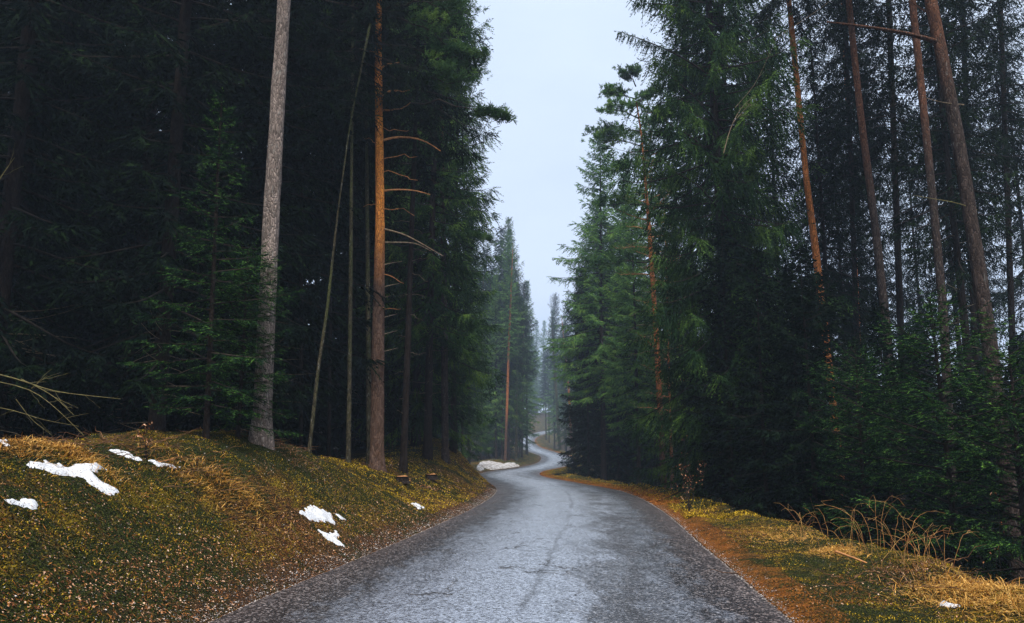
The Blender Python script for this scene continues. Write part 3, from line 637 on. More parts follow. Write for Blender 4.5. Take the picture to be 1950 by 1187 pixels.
# --- far side of the gap
tpx('slim', 1056, 165, 'palest misty spruce rising in the far gap', s=1.15, sz=1.22)
tpx('slim', 1058, 215, 'faint far spruce closing the end of the gap', s=1.1)
tpx('tall_b', 1078, 140, 'misty spruce at the right side of the far gap', s=.95)
r, at, b0 = bar_trunk('spruce_tree', 'pale straight trunk standing right of the far road', [(1066, 858), (1059, 740), (1053, 640)], 145, [6, 5.5, 5], M['bark_pale'], H=24, sides=8); crown_on(r, at, b0, 'high', .9, 14)
r, at, b0 = bar_trunk('pine_tree', 'reddish straight trunk in mist right of the pale far trunk', [(1089, 855), (1083, 740), (1079, 700)], 132, [5.5, 5, 4], M['bark_red'], H=22, sides=8); crown_on(r, at, b0, 'high', .9, 11)
RT = ['leftmost thread-thin trunk before the last bend', 'second thread-thin trunk before the last bend', 'sturdier dim trunk beside the bright broad spruce', 'dim trunk under the bright broad spruce', 'dim trunk deeper under the bright broad spruce', 'thin dim trunk between pale and reddish far trunks']
for px, d, w in ((1040, 186, 2.2), (1046, 180, 2.0), (1112, 92, 5), (1122, 82, 4), (1140, 84, 4), (1075, 150, 3)):
    r, at, b0 = bar_trunk('spruce_tree', RT.pop(0) + ' right of the winding road', [(px, 850), (px - 1, 760), (px - 2, 720)], d, [w, w, w * .8], M['bark_pale'] if px % 2 else M['bark_dark'], H=20, sides=7, group='distant trunks right of the road')
    crown_on(r, at, b0, 'high', .8, 9.0, px)
# --- edge spruces, right side
right_edge = [('weep', 1388, 21.5, 'dark spruce with curtain-like hanging twigs reaching out to the sky', 1.0),
              ('weep', 1412, 26, 'dark spruce close behind the curtain-twigged spruce', 1.0),
              ('tall_b', 1330, 29, 'dark dense spruce beside the reddish pines', .82),
              ('tall_b', 1300, 46, 'green spruce behind the reddish pines', .85),
              ('broad', 1148, 50, 'bright green spruce with broad lower skirt nearest the right of the gap', .98),
              ('broad', 1215, 44, 'deep green spruce with spreading branches over the right verge', .72),
              ('broad', 1142, 66, 'green spruce forming the left face of the right-hand trees', 1.0),
              ('slim', 1205, 58, 'bright green spruce behind the airy pine', 1.02),
              ('tall_b', 1112, 84, 'dim spruce along the right side of the far road', .75),
              ('tall_b', 1130, 100, 'dim misty spruce beyond the right bend', .9)]
for kd, px, d, lab, s in right_edge: tpx(kd, px, d, lab, s=s)

tpx('slim', 1192, 57, 'yellow-green spruce filling in behind the broad bright spruce', s=.98); tpx('slim', 1250, 47, 'green spruce standing close behind the airy pine top', s=1.0)
tpx('near', 1497, 31, 'dark spruce filling the space left of the rusty orange trunk', s=.9)
tpx('near', 1660, 36, 'dark spruce seen between the brown pine trunks, far behind', s=.7)
for px, d, s_, lab in ((1455, 17.5, .42, 'low dark spruce under the curtain-twigged spruce'), (1575, 20, .56, 'low dark spruce closest in front of the rusty orange trunk'), (1522, 19, .5, 'low dark spruce left of the rusty orange trunk'), (1745, 17.5, .44, 'low dark spruce hiding the foot of the mottled trunk'), (1865, 15.6, .36, 'low dark spruce at the foot of the thickest right trunk'), (1545, 16.5, .44, 'low dark spruce hiding the foot of the rusty orange trunk'), (1690, 17, .46, 'low dark spruce hiding the foot of the upright brown pine'), (1390, 20, .5, 'low dark spruce beside the copper-leaved sapling')):
    tpx('bushy', px, d, lab, s=s_)
tpx('slim', 1022, 252, 'tall foggy spruce at the very end of the gap', s=1.25); tpx('slim', 1036, 275, 'tall foggy spruce just right of the last one in the gap', s=1.35); tpx('slim', 1006, 238, 'foggy spruce behind the distant left trees', s=1.2)
def bough(root, pts, d, seed, hang=.55):
    R_ = np.random.default_rng(seed); b = np.array(root.location); q = np.array([P(a, c, d - .25 * i) for i, (a, c) in enumerate(pts)]) - b
    s = np.linspace(0, 1, len(q)); t = np.linspace(0, 1, 12); c = np.stack([np.interp(t, s, q[:, i]) for i in range(3)], -1)
    for _ in range(2): c[1:-1] = (c[:-2] + 2 * c[1:-1] + c[2:]) / 4
    m = MB(); m.tube(c, np.linspace(.035, .006, 12), 5, 0); L = np.linalg.norm(q[-1] - q[0]); n_ = int(L / .045); tt = R_.uniform(.15, 1, n_); p = np.stack([np.interp(tt, t, c[:, i]) for i in range(3)], -1)
    fw = unit(q[-1] - q[0]); sd_ = unit(np.cross(fw, [0, 0, 1.])); sg = R_.choice([-1, 1], n_)[:, None]
    d_ = fw * .25 + sd_ * sg * .35 + np.array([0, 0, -1.0]) * R_.uniform(.4, 1.3, (n_, 1)) + R_.normal(size=(n_, 3)) * .12
    sprays(m, p, d_, hang * R_.uniform(.4, 1.2, n_) * (1.15 - .75 * tt), R_, 11, .075, .026, .1)
    sprays(m, p[::3], fw * .8 + sd_ * sg[::3] * .6 + R_.normal(size=(len(p[::3]), 3)) * .2 + np.array([0, 0, .15]), .22 * R_.uniform(.5, 1.2, len(p[::3])), R_, 7, .07, .026, .1)
    link('bough', m.mesh('bough', [M['twig'], M['spruce_edge_lit']]), root)
cur = [o for o in COL.objects if str(o.get('label', '')).startswith('dark spruce with curtain-like')][0]
for k_, (pts, h_g) in enumerate([([(1388, 170), (1300, 108), (1230, 78), (1178, 60)], .6), ([(1388, 260), (1320, 180), (1268, 140), (1246, 112)], .6), ([(1388, 60), (1320, 20), (1270, 8), (1215, 6)], .5), ([(1388, 330), (1320, 260), (1275, 240), (1248, 205)], .7), ([(1388, 420), (1330, 350), (1285, 330), (1262, 300)], .7)]):
    bough(cur, pts, 21.4, 100 + k_, h_g)
lf = [o for o in COL.objects if str(o.get('label', '')).startswith('drooping spruce with long hanging')][0]
for k_, (pts, h_g) in enumerate([([(862, 290), (890, 335), (920, 345), (944, 332)], .9), ([(862, 400), (890, 430), (915, 470), (930, 500)], .9), ([(862, 180), (890, 240), (905, 270), (918, 285)], .8)]): bough(lf, pts, 33, 200 + k_, h_g)
l2 = [o for o in COL.objects if str(o.get('label', '')).startswith('large drooping spruce at the left')][0]
for k_, (pts, h_g) in enumerate([([(815, 90), (850, 60), (880, 30), (905, -5)], .7), ([(815, 170), (850, 130), (885, 90), (917, 100)], .7)]): bough(l2, pts, 27.5, 300 + k_, h_g)
# --- young spruces
def sap(kind, px, d, lab, s, rz=0): tpx(kind, px, d, lab, s=s, name='young_spruce', rz=rz)
sap('sap_thin', 392, 11.6, 'slim young spruce with sparse bright tips, left of the thick grey trunk', .86, 1)
sap('sap', 452, 12.2, 'small young spruce brushing the thick grey trunk', .55, 2)
sap('sap', 1800, 13, 'broad young spruce with bright green tips on the right', 1.02, 0)
sap('sap', 1930, 12, 'young spruce at the right edge of the picture', .92, 2)
sap('sap', 1640, 14.5, 'lower young spruce left of the broad one on the right', .78, 4)
sap('sap_thin', 1560, 17, 'small dim young spruce beside the right verge', .6, 4)

# --- the forest behind, tree by tree
R = np.random.default_rng(42); used = []
def far_enough(x, y, dmin):
    return all((x - a) ** 2 + (y - b) ** 2 > dmin ** 2 for a, b in used)
def fill(n, kinds, xr, yr, dmin, label, group, s=(.85, 1.15), cond=None):
    k = 0; tries = 0
    while k < n and tries < n * 60:
        tries += 1
        y = R.uniform(*yr); u = R.uniform(*xr); x = float(XC(y)) + u
        px = 975 + F * x / max(1, y)
        if y > 3 and not (-350 < px < 2300): continue
        if cond and not cond(x, y, px): continue
        if not far_enough(x, y, dmin): continue
        used.append((x, y)); k += 1
        if y < 3: where = 'on the left' if u < 0 else 'on the right'
        elif u < 0: where = 'left of the thick grey trunk' if px < 490 else 'between thick grey trunk and orange pine' if px < 715 else 'between orange pine and road'
        else: where = 'right of the bend' if px < 1300 else 'behind the curtain-twigged spruce' if px < 1500 else 'behind the slanting brown trunks' if px < 1780 else 'right of the thickest right trunk'
        far = 'nearer' if y < 28 else 'middle-distance' if y < 48 else 'farther'
        kd = kinds[R.integers(len(kinds))]; kd = 'near' if kd == 'back' and y < 24 else kd
        tree(kd, x, y, ('%s %s, %s' % (far, label.replace(' dark', ' ').replace('  ', ' ').replace('dark ', ''), where)) if y > 3 else label + ', ' + where, group, s=R.uniform(*s), rz=R.uniform(0, 6.28))
    return k
notwin = lambda x, y, px: not (560 < px < 800 and y < 26) and not (px < 560 and y < 14.5) 
a = fill(36, ['back', 'near'], (-24, -6.5), (10, 42), 2.7, 'dark spruce deep in left forest', 'spruces in the left forest', cond=notwin)
b = fill(34, ['bushy', 'back'], (-34, -6.0), (26, 75), 3.0, 'low-branched spruce in left gloom', 'low spruces in the left forest', cond=lambda x, y, px: px < 905)
c = fill(22, ['back', 'tall_b'], (-22, -6), (75, 190), 3.6, 'dim spruce off the left roadside', 'far spruces on the left', cond=lambda x, y, px: px > 780)
rc = lambda x, y, px: not (1480 < px and y < 15)
d_ = fill(13, ['high'], (8, 24), (17, 42), 3.4, 'high-crowned dark spruce in right forest', 'spruces in the right forest', cond=lambda x, y, px: px > 1380, s=(.65, .95))
e0_ = fill(26, ['bushy'], (9.0, 26), (14.5, 26), 2.0, 'low understorey spruce', 'understorey spruces on the right', s=(.3, .5), cond=lambda x, y, px: 1400 < px < 2050 and y > 14.5)
e_ = fill(66, ['bushy'], (8.5, 42), (24, 75), 2.5, 'low-branched spruce in right gloom', 'low spruces in the right forest', s=(.5, .8), cond=lambda x, y, px: px > 1200)
e3_ = fill(11, ['near'], (10, 24), (29, 44), 3.4, 'dark full-crowned spruce in right forest', 'spruces in the right forest', cond=lambda x, y, px: px > 1480, s=(.6, .9))
e2_ = fill(16, ['back', 'bushy'], (5.2, 14), (50, 100), 2.8, 'dark spruce under the bright right-hand trees', 'dark spruces right of the bend', cond=lambda x, y, px: 1105 < px < 1320, s=(.6, .8))
f_ = fill(26, ['back', 'bushy', 'tall_b'], (6.5, 24), (60, 200), 3.4, 'dim spruce off the right roadside', 'far spruces on the right', cond=lambda x, y, px: px > 1120 and px < 1500)
k3_ = fill(22, ['back', 'bushy'], (-26, 26), (268, 340), 3.2, 'foggy spruce past the end of the road', 'foggy spruces at the end of the gap', cond=lambda x, y, px: 980 < px < 1150)
g_ = fill(22, ['near'], (-16, -5.5), (-32, 8), 3.0, 'dark spruce on the bank beside and behind the viewpoint', 'spruces beside the viewpoint', cond=lambda x, y, px: y < 2 or px < -60)
h_ = fill(20, ['near'], (7.0, 19), (-32, 8), 3.0, 'dark spruce below the verge beside and behind the viewpoint', 'spruces below the verge near the viewpoint', cond=lambda x, y, px: y < 1 or px > 2290)
print('FILL', a, b, c, d_, e_, f_, g_, h_)

# ------------------------------------------------------------------ ground cover
R = np.random.default_rng(9)
def pts_on(n, y0, y1, side, v0, v1, pw=2.0):
    y = y0 + (y1 - y0) * R.uniform(0, 1, n) ** pw; v = R.uniform(v0, v1, n)
    x = XC(y) + side * (RW(y) + v); return x, y, v
def blades(mb, x, y, h, w, lean=.5, mat=0):
    n_ = len(x); z = ground(x, y); b = np.stack([x, y, z - .01], -1)
    d = R.normal(size=(n_, 3)) * lean; d[:, 2] = 1; d = unit(d); a = R.uniform(0, 6.28, n_)
    s = np.stack([np.cos(a), np.sin(a), 0 * a], -1); t = b + d * h[:, None]; m_ = b + d * h[:, None] * .55
    t[:, 2] -= h * .25
    q = np.stack([b - s * w[:, None] * .5, b + s * w[:, None] * .5, m_ + s * w[:, None] * .4, t, m_ - s * w[:, None] * .4], 1)
    mb.quads(q, mat)
def var_mat(name, stops, scale=18, rough=.8, transl=0):
    n = N(name); v = n.coord('Object'); w_ = n.new('ShaderNodeTexWhiteNoise', noise_dimensions='3D')
    sn = n.new('ShaderNodeVectorMath', operation='SNAP'); sn.inputs[1].default_value = (.02, .02, .02); n.l(v, sn.inputs[0]); n.l(sn.outputs[0], w_.inputs['Vector'])
    f = n.math('ADD', n.math('MULTIPLY', n.noise(v, scale, 2), .55), n.math('MULTIPLY', w_.outputs['Value'], .45))
    n.base(n.ramp(f, stops), rough, .5 if rough < .5 else .05); return n.m
M['moss_blade'] = var_mat('moss_and_grass', [(.32, (.010, .012, .002)), (.46, (.09, .066, .006)), (.57, (.46, .30, .016)), (.70, (.85, .58, .06))], 3)
M['dark_blade'] = var_mat('dark_moss', [(.25, (.006, .010, .003)), (.5, (.020, .032, .007)), (.75, (.07, .085, .02))], 3)
M['straw'] = var_mat('dry_straw', [(.25, (.18, .07, .012)), (.5, (.55, .27, .05)), (.75, (.85, .55, .18))], 6)
M['leaf_dry'] = var_mat('fallen_leaf', [(.35, (.010, .005, .003)), (.5, (.12, .045, .018)), (.63, (.42, .18, .07)), (.78, (.80, .58, .42))], 9, .6)
M['needle_dry'] = var_mat('fallen_needles', [(.25, (.08, .025, .008)), (.5, (.26, .085, .014)), (.8, (.46, .19, .045))], 6)
M['stone'] = var_mat('gravel_stone', [(.25, (.10, .08, .07)), (.5, (.32, .27, .24)), (.75, (.85, .80, .76))], 12, .35)

mb = MB()
def grassmix(n, y0, y1, side, v0, v1, h0, h1, w0, w1, pw=1.7, mat=0, cut=None, pat=.0):
    x, y, v = pts_on(n, y0, y1, side, v0, v1, pw)
    k = wob(x, y, 1.7, 4) + .6 * wob(x, y, 5, 12) > pat; x, y = x[k], y[k]
    blades(mb, x, y, R.uniform(h0, h1, len(x)), R.uniform(w0, w1, len(x)), .8, mat)
grassmix(190000, 3.2, 16, -1, .35, 4.2, .012, .05, .003, .008, 1.4, 0, pat=.02)
grassmix(60000, 3.2, 16, -1, .9, 4.4, .015, .05, .004, .009, 1.4, 1, pat=-.1)
grassmix(50000, 16, 55, -1, .3, 4.4, .03, .08, .008, .02, 1.6, 0, pat=-.3)
grassmix(60000, 4.5, 16, 1, .5, 2.6, .012, .05, .003, .008, 1.5, 0, pat=-.4)
grassmix(30000, 16, 110, 1, .2, 2.8, .03, .11, .008, .028, 2.0, 0, pat=-.6)
grassmix(9000, 5, 16, 1, .4, 2.6, .02, .05, .004, .009, 1.5, 1, pat=.2)
link('grass', mb.mesh('grass', [M['moss_blade'], M['dark_blade']]), kind='stuff')

mb = MB()
def flat_bits(n, y0, y1, side, v0, v1, l0, l1, asp, mat, pw=1.6, lift=.012, tilt=.35, pat=-2):
    x, y, v = pts_on(n, y0, y1, side, v0, v1, pw); k = wob(x, y, 1.3, 20) + .5 * wob(x, y, 4, 2) > pat; x, y = x[k], y[k]; n = len(x)
    z = ground(x, y) + R.uniform(.004, lift, n); c = np.stack([x, y, z], -1); a = R.uniform(0, 6.28, n)
    e = .05; gx = (ground(x + e, y) - ground(x - e, y)) / (2 * e); gy = (ground(x, y + e) - ground(x, y - e)) / (2 * e)
    s = np.stack([np.cos(a), np.sin(a), np.cos(a) * gx + np.sin(a) * gy + R.normal(size=n) * tilt], -1); t = np.stack([-np.sin(a), np.cos(a), -np.sin(a) * gx + np.cos(a) * gy + R.normal(size=n) * tilt], -1)
    L = R.uniform(l0, l1, n)[:, None]; w = L * asp * R.uniform(.7, 1.3, n)[:, None]
    mb.quads(np.stack([c - s * L / 2, c - t * w / 2 + s * L * .1, c + s * L / 2, c + t * w / 2 + s * L * .05], 1), mat)
flat_bits(45000, 3.0, 20, -1, .05, 4.5, .006, .020, .5, 0, pat=.12)
flat_bits(14000, 3.0, 20, -1, .0, .9, .010, .03, .5, 0)
flat_bits(14000, 20, 50, -1, .05, 4.5, .03, .07, .55, 0, pat=0)
flat_bits(9000, 4.5, 20, 1, .3, 2.6, .012, .03, .5, 0, pat=.1)
flat_bits(20000, 4.5, 24, 1, -.03, .45, .012, .05, .10, 1, lift=.02, pat=-.25)
flat_bits(25000, 4.5, 24, 1, .1, 1.1, .012, .05, .10, 1, lift=.02, pat=.25)
flat_bits(14000, 20, 90, 1, .0, .7, .03, .09, .2, 1, lift=.03)
flat_bits(12000, 3, 24, -1, .1, 3.5, .02, .06, .10, 1, lift=.02)
link('fallen_leaves', mb.mesh('fallen_leaves', [M['leaf_dry'], M['needle_dry']]), kind='stuff')

mb = MB()
ico = np.array([(0, 0, 1), (.89, 0, .45), (.28, .85, .45), (-.72, .53, .45), (-.72, -.53, .45), (.28, -.85, .45), (0, 0, -.6)])
icf = np.array([(0, 1, 2), (0, 2, 3), (0, 3, 4), (0, 4, 5), (0, 5, 1), (6, 2, 1), (6, 3, 2), (6, 4, 3), (6, 5, 4), (6, 1, 5)])
def stones(n, y0, y1, side, fn, r0, r1, pw):
    y = y0 + (y1 - y0) * R.uniform(0, 1, n) ** pw; v = fn(n); x = XC(y) + side * (RW(y) + v)
    zr_ = np.where(v > 0, ground(x, y), roadz(x, y, x - XC(y))); r = R.uniform(r0, r1, n) * (.5 + .8 * R.uniform(0, 1, n) ** 3)
    S = ico[None] * (r[:, None, None] * R.uniform(.6, 1.3, (n, 1, 3))) * np.array([1, 1, .7]) + R.normal(size=(n, 7, 3)) * (r[:, None, None] * .15)
    a = R.uniform(0, 6.28, n); ca, sa = np.cos(a)[:, None], np.sin(a)[:, None]
    V = np.stack([S[..., 0] * ca - S[..., 1] * sa, S[..., 0] * sa + S[..., 1] * ca, S[..., 2]], -1) + np.stack([x, y, zr_ + r * .25], -1)[:, None]
    mb.add(V.reshape(-1, 3), (icf[None] + (np.arange(n) * 7)[:, None, None]).reshape(-1, 3), 0)
stones(9000, 3.5, 30, -1, lambda n: np.abs(R.normal(size=n)) * .16 - .05, .004, .012, 1.5)
stones(6000, 5, 30, 1, lambda n: np.abs(R.normal(size=n)) * .10 - .06, .004, .010, 1.5)
stones(1400, 3.5, 14, -1, lambda n: R.uniform(.2, 3, n), .005, .012, 1.3)
stones(5000, 3.2, 22, -1, lambda n: R.uniform(.1, 4.2, n), .0025, .007, 1.4)
stones(1500, 4.5, 16, 1, lambda n: R.uniform(.1, 2.2, n), .0025, .006, 1.4)
link('gravel', mb.mesh('gravel', [M['stone']]), kind='stuff')

print('HEAP', G(950,888), G(915,896))
# ------------------------------------------------------------------ snow patches
n = N('old_snow'); v = n.coord('Object')
sc_ = n.ramp(n.noise(v, 9, 6, .75), [(.30, (.46, .47, .49)), (.46, (.66, .69, .74)), (.66, (.84, .86, .90))])
n.base(n.mix(n.ramp(n.noise(v, 60, 3, .7), [(.56, 0), (.63, .8)]), sc_, (.16, .11, .07)), .6, .3)
n.bump(n.noise(v, 26, 5), .5, .03); M['snow'] = n.m
n = N('dirty_snow'); v = n.coord('Object')
n.base(n.ramp(n.noise(v, 2.6, 6, .8), [(.38, (.16, .12, .09)), (.48, (.45, .42, .40)), (.62, (.72, .73, .76))]), .7, .3)
n.bump(n.noise(v, 5, 6, .8), 1, .2); M['snow_dirty'] = n.m
def snow(poly, label, th=.05, cell=.022, dirty=False):
    pw = np.array([G(a, b)[:2] for a, b in poly]); lo, hi = pw.min(0) - .08, pw.max(0) + .08
    far_ = pw[:, 1].mean(); cell = max(cell, (hi - lo).max() / 160); mg = cell * 2.2
    gx = np.arange(lo[0], hi[0], cell); gy = np.arange(lo[1], hi[1], cell); X, Y = np.meshgrid(gx, gy, indexing='ij')
    jx = X + .03 * wob(X, Y, 16, 6) + .018 * wob(X, Y, 45, 14); jy = Y + .05 * wob(X, Y, 13, 22) + .018 * wob(X, Y, 40, 30)
    ins = np.zeros(X.shape, bool); dist = np.full(X.shape, 9.); k = len(pw)
    for i in range(k):
        a, b = pw[i], pw[(i + 1) % k]; e = b - a
        cr = ((a[1] > jy) != (b[1] > jy)) & (jx < (b[0] - a[0]) * (jy - a[1]) / (b[1] - a[1] + 1e-12) + a[0]); ins ^= cr
        t = np.clip(((jx - a[0]) * e[0] + (jy - a[1]) * e[1]) / (e @ e + 1e-12), 0, 1); dist = np.minimum(dist, np.hypot(jx - a[0] - t * e[0], jy - a[1] - t * e[1]))
    sdv = np.where(ins, dist, -dist) + (.030 * wob(X, Y, 17, 2) + .030 * wob(X, Y, 46, 27) + .024 * wob(X, Y, 88, 9)) * min(1.5, .5 + far_ / 20) - .01; h = th * (1 if dirty else .55) * np.where(sdv > 0, np.clip(sdv / .16, 0, 1) ** .7, sdv / mg * 1.0) + np.where(sdv > 0, .012 * wob(X, Y, 6, 18) * ss(0, .1, sdv), 0) + .012
    h = h * (1 + (.55 * wob(X, Y, 2.2, 5) + .5 * wob(X, Y, 5.5, 11)) * (sdv > 0)) if dirty else h
    Z = ground(X, Y) + h - .012 * (sdv < 0)
    keep = sdv > -mg; a, b = X.shape; i = np.arange(a - 1)[:, None] * b; j = np.arange(b - 1)[None]
    fa = np.stack([i + j, i + b + j, i + b + j + 1, i + j + 1], -1).reshape(-1, 4); kf = keep.ravel()[fa].all(1); fa = fa[kf]
    if not len(fa): return
    us, inv = np.unique(fa.ravel(), return_inverse=True); V = np.stack([X, Y, Z], -1).reshape(-1, 3)[us]; c = V.mean(0)
    m_ = MB(); m_.add(V - c, inv.reshape(-1, 4), 0, True); o = link('snow_patch', m_.mesh('snow_patch', [M['snow_dirty' if dirty else 'snow']]), label=label, category='snow', group='snow patches left on the ground'); o.location = c
snow([(40, 884), (75, 883), (110, 889), (125, 886), (175, 885), (212, 893), (205, 898), (178, 903), (190, 915), (230, 938), (212, 948), (190, 934), (150, 912), (90, 898), (60, 893)], 'largest forked snow patch on the dark left bank')
snow([(2, 955), (20, 952), (32, 958), (50, 950), (70, 958), (66, 966), (40, 968), (20, 971)], 'small snow patch at the left picture edge')
snow([(205, 858), (235, 860), (275, 878), (262, 882), (235, 872)], 'long thin snow strip along the bank top', .04)
snow([(280, 878), (320, 884), (340, 890), (335, 896), (300, 889)], 'snow strip beside the fallen branch', .04)
snow([(565, 978), (590, 968), (610, 970), (628, 980), (638, 998), (618, 996), (585, 990)], 'rounded white snow patch halfway up the bank', .06)
snow([(636, 977), (645, 978), (664, 992), (650, 990)], 'small snow sliver right of the rounded patch', .03)
snow([(606, 1010), (625, 1018), (640, 1012), (645, 1022), (640, 1026), (655, 1042), (636, 1038), (620, 1026)], 'ragged snow patch closest to the left road edge', .04)
snow([(783, 959), (795, 960), (808, 969), (798, 971)], 'tiny snow patch on litter nearer the bend', .03)
snow([(1, 838), (10, 840), (12, 850), (1, 852)], 'tiny snow patch at top of bank by the left edge', .03)
snow([(1786, 1146), (1800, 1144), (1824, 1156), (1815, 1161), (1795, 1156)], 'small snow patch on the right verge', .03)
snow([(908, 893), (915, 882), (930, 880), (945, 882), (960, 885), (975, 884), (990, 888), (965, 892), (935, 895), (922, 891), (915, 898)], 'long heap of dirty snow at the first bend', .13, dirty=True)

# ------------------------------------------------------------------ dry grass tussocks, brambles, branches, stumps
def straw(px, py, rx, ry, n_, label, L=(.10, .28), w=(.005, .010), name='dry_grass', lean=1.3, mat='straw', flow=(0, 0)):
    c = G(px, py); x = c[0] + R.normal(size=n_) * rx * .5; y = c[1] + R.normal(size=n_) * ry * .5; z = ground(x, y)
    l = R.uniform(*L, n_); d = R.normal(size=(n_, 3)) * lean; d[:, 0] += flow[0]; d[:, 1] += flow[1]; d[:, 2] = np.abs(d[:, 2]) * .5 + .45; d = unit(d)
    b = np.stack([x, y, z - .01], -1); a = R.uniform(0, 6.28, n_); s = np.stack([np.cos(a), np.sin(a), .2 * np.sin(a * 3)], -1) * R.uniform(*w, n_)[:, None] * .5
    pr = b - s; pl = b + s; q = []
    for k in range(1, 5):
        t = k / 4; p = b + d * (l * t)[:, None]; p[:, 2] -= l * .55 * t ** 2; p[:, 2] = np.maximum(p[:, 2], z + .006); ww = s * (1 - .8 * t)
        q.append(np.stack([pr, pl, p + ww, p - ww], 1)); pr, pl = p - ww, p + ww
    mb = MB(); mb.quads(np.concatenate(q) - c); o = link(name, mb.mesh(name, [M[mat]]), label=label, category='grass'); o.location = c; return o
straw(440, 925, .62, .55, 1500, 'pale orange flattened straw tussock below the thick grey trunk', flow=(.5, -1))
straw(350, 903, .6, .35, 800, 'thin straw fringe left of the big tussock', L=(.08, .22))
straw(130, 858, .6, .3, 1500, 'orange straw along the top of the left bank', L=(.1, .24))
straw(45, 852, .35, .25, 500, 'small straw tuft on the bank near the left picture edge')
straw(560, 870, .8, .7, 600, 'brown dead grass right of the thick trunk foot', mat='leaf_dry')
straw(620, 885, .5, .6, 350, 'short green grass on the mound right of thick trunk', mat='dark_blade', L=(.05, .14))
straw(1500, 1025, .5, .9, 1200, 'straw along the outer edge of the right verge', L=(.08, .2), flow=(.4, -.5))
straw(1590, 1048, .35, .5, 1200, 'bright orange straw clump on the right verge by the brambles', L=(.1, .25), flow=(.5, -1))
straw(1840, 1120, .55, .6, 2200, 'large straw tussock at the right, lower part of the verge', L=(.12, .32), flow=(0, -.8))
straw(1925, 1150, .4, .5, 1100, 'straw tussock at the right picture edge', L=(.1, .3), flow=(0, -.8))
straw(1730, 1090, .5, .5, 500, 'reddish dead grass among the bramble feet', mat='leaf_dry')
straw(1310, 972, .5, 1.2, 350, 'thin yellow grass on the verge crest farther up', L=(.06, .16))

def cane(mb, base, h, az, reach, r=.004, seg=9):
    t = np.linspace(0, 1, seg)[:, None]; o = np.array([math.cos(az), math.sin(az) * .5, 0])
    p = base + o * reach * t ** 1.7 + np.array([0, 0, 1]) * h * np.sin(t * R.uniform(1.4, 2.3)) + np.cumsum(R.normal(size=(seg, 3)) * .012, 0) * (t > 0); mb.tube(p, np.linspace(r, r * .4, seg), 4, 0); return p
def bramble(px, py, n_, h, label, sp=.35):
    sp *= .75
    c = G(px, py); mb = MB()
    for _ in range(n_):
        x = c[0] + R.normal() * sp; y = c[1] + R.normal() * sp * .8; b = np.array([x, y, float(ground(x, y)) - .02])
        p = cane(mb, b, h * R.uniform(.5, 1.15), R.uniform(0, 6.28), h * R.uniform(.3, 1.1), R.uniform(.0020, .0040))
        for _k in range(R.integers(0, 3)):
            q = p[R.integers(3, 8)]; mb.tube([q, q + R.normal(size=3) * .06 + (0, 0, .03), q + R.normal(size=3) * .12 + (0, 0, .05)], [.002, .0016, .001], 3, 0)
    mb.v = [a - c for a in mb.v]; o = link('bramble', mb.mesh('bramble', [M['cane']]), label=label, category='bush', group='bare brambles on the right verge'); o.location = c
M['cane'] = twig_mat('bramble_cane', (.28, .09, .03), (.60, .38, .13))
bramble(1535, 1030, 6, .50, 'few pale bramble canes at the left end of the right thicket', .15)
bramble(1640, 1055, 14, .58, 'tall arching bramble canes behind the orange straw clump', .25)
bramble(1720, 1080, 14, .55, 'dense reddish bramble canes in the middle of the thicket', .28)
bramble(1800, 1095, 9, .50, 'arching bramble canes above the large straw tussock', .25)
bramble(1900, 1110, 8, .6, 'thin bramble canes near the right picture edge', .3)

def branchy(mb, a, d, L, r, depth, R, gz=0.0):
    t = np.linspace(0, 1, 7)[:, None]; d = unit(np.array(d)); p = a + d * L * t + np.cumsum(R.normal(size=(7, 3)) * .02 * L, 0) * (t > 0) + np.array([0, 0, gz]) * L * t * t
    mb.tube(p, np.linspace(r, r * .4, 7), 5 if r > .005 else 3, 0)
    if depth:
        for k in range(R.integers(2, 5)):
            i = R.integers(1, 6); branchy(mb, p[i], unit(d + R.normal(size=3) * .5), L * R.uniform(.3, .6), r * .5, depth - 1, R, gz)
def deadbush(paths, d, label, name='dead_branch', mat='twig_green', r=.012, cat='branch', dd=0):
    q0 = P(*paths[0][0], d); mb = MB(); R2 = np.random.default_rng(int(paths[0][0][1]))
    for k, pts in enumerate(paths):
        q = np.array([P(a, b, d + dd * i / len(pts) + .15 * k) for i, (a, b) in enumerate(pts)]) - q0
        s = np.linspace(0, 1, len(q)); t = np.linspace(0, 1, 10); c = np.stack([np.interp(t, s, q[:, i]) for i in range(3)], -1)
        for _ in range(2): c[1:-1] = (c[:-2] + 2 * c[1:-1] + c[2:]) / 4
        mb.tube(c, np.linspace(r, r * .3, 10) * (1 if k == 0 else .7), 5, 0)
        for i in (3, 5, 7): branchy(mb, c[i], unit(c[i + 1] - c[i]) + R2.normal(size=3) * .6, .25, r * .3, 0, R2)
    o = link(name, mb.mesh(name, [M[mat]]), label=label, category=cat); o.location = q0; return o
deadbush([[(-40, 705), (40, 722), (90, 745), (150, 752), (230, 760)], [(40, 722), (100, 752), (140, 790)], [(-30, 722), (60, 740), (110, 780), (160, 830)], [(60, 740), (90, 715)]], 8.2, 'arching bare yellowish branch entering at the left picture edge', r=.008)
deadbush([[(-40, 770), (30, 782), (80, 800), (150, 812)], [(30, 760), (60, 800), (100, 830)]], 8.6, 'lower thin bare branch under the arching one at the left', r=.005)
deadbush([[(205, 852), (250, 866), (290, 884), (335, 874)], [(250, 866), (270, 850)], [(230, 858), (300, 888)]], 9.6, 'reddish fallen stick lying over the snow strip', mat='limb_orange', r=.012)
deadbush([[(-5, 348), (10, 325), (28, 300)]], 9, 'short curved mossy twig hanging at the left edge', r=.008)
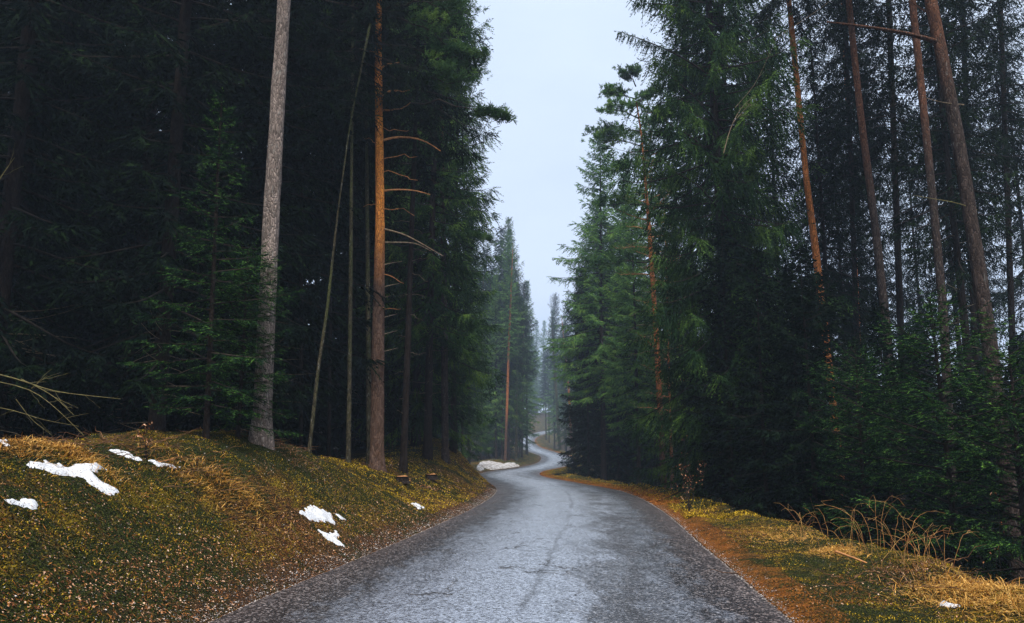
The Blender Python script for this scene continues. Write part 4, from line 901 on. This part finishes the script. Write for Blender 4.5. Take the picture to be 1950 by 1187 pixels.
deadbush([[(1378, 292), (1390, 245), (1410, 205), (1440, 180)], [(1395, 235), (1415, 212), (1428, 198)]], 17.5, 'pale bare forked twig in front of the dark spruce', mat='twig_pale', r=.014)
deadbush([[(1475, 75), (1520, 45), (1560, 18), (1590, -5)], [(1400, 205), (1440, 160), (1480, 70)]], 17, 'long thin pale twig slanting across the upper right', mat='twig_pale', r=.009)
deadbush([[(1590, 1050), (1640, 1068), (1690, 1090), (1720, 1102)]], float(G(1640, 1075)[1]), 'rotting orange stick lying at the bramble feet', mat='limb_orange', r=.016)

M['stick'] = twig_mat('old_stick_bark', (.05, .025, .012), (.22, .11, .05))
def litter_twigs(px, py, n_, label, sp=(.8, .4), L=(.2, .6)):
    c = G(px, py); mb = MB()
    for _ in range(n_):
        x = c[0] + R.normal() * sp[0]; y = c[1] + R.normal() * sp[1]; b = np.array([x, y, float(ground(x, y)) + .01]); a = R.uniform(0, 6.28); l = R.uniform(*L)
        t = np.linspace(0, 1, 5)[:, None]; p = b + np.array([math.cos(a), math.sin(a) * .6, R.uniform(0, .35)]) * l * t + R.normal(size=(5, 3)) * .015; mb.tube(p, np.linspace(.006, .002, 5) * R.uniform(.5, 1.3), 3, 0)
    mb.v = [q - c for q in mb.v]; o = link('fallen_twigs', mb.mesh('fallen_twigs', [M['stick']]), kind='stuff'); o.location = c
litter_twigs(120, 845, 130, 'x'); litter_twigs(330, 885, 60, 'x', (.5, .4)); litter_twigs(560, 862, 90, 'x', (.8, .6)); litter_twigs(1800, 1090, 70, 'x', (.7, .5)); litter_twigs(760, 905, 60, 'x', (1.2, 1.5))

def leafshrub(px, py, d, n_, label, rx=.25, rz=.25):
    c = P(px, py, d); mb = MB(); g = float(ground(c[0], c[1])); b = np.array([c[0], c[1], g])
    T = []
    for _ in range(max(5, n_ // 10)):
        e = c + R.normal(size=3) * np.array([rx, rx, rz]); t = np.linspace(0, 1, 6)[:, None]; p = b + (e - b) * t + R.normal(size=(6, 3)) * .02 * (t > 0); mb.tube(p - b, np.linspace(.006, .002, 6), 3, 0); T.append(p)
    T = np.concatenate([p[3:] for p in T]); i = R.integers(len(T), size=n_); pos = T[i] + R.normal(size=(n_, 3)) * .035 - b
    leaflets(mb, pos, R.normal(size=(n_, 3)) + (0, 0, -.6), R.uniform(.035, .07, n_), R.uniform(.02, .04, n_), 1, R)
    o = link('beech_seedling', mb.mesh('beech_seedling', [M['twig'], M['leaf_dry']]), label=label, category='shrub'); o.location = b
leafshrub(284, 806, 9.5, 34, 'withered brown leaves on a sapling in the dark left forest', .05, .05)
leafshrub(1310, 905, 17.5, 130, 'sapling with scattered copper-brown leaves right of the road', .22, .3)
leafshrub(1895, 975, 11, 16, 'few withered leaves on a twig near the right edge', .12, .1)

def stump(px, py, r, h, label):
    c = G(px, py); mb = MB(); t = np.array([-.1, 0, .3, .7, 1.0]) * h
    mb.tube(np.stack([0 * t, 0 * t, t], -1), np.array([1.5, 1.3, 1.05, 1, .97]) * r, 16, 0, .05, int(px))
    root = thing('tree_stump', label, 'stump', tuple(c)); link('bark', mb.mesh('bark', [M['bark_dark']]), root)
    m2 = MB(); a = np.linspace(0, 6.28, 17)[:-1]; rr = r * .93 * (1 + .03 * R.normal(size=16)); m2.add(np.stack([rr * np.cos(a), rr * np.sin(a), h * 1.005 + .015 * R.normal(size=16)], -1), [list(range(16))])
    link('cut_face', m2.mesh('cut_face', [M['limb_orange']]), root)
stump(766, 920, .15, .14, 'dark cut stump on the bank below the thin dark trunk')
stump(822, 913, .16, .12, 'lower mossy stump farther right on the bank')
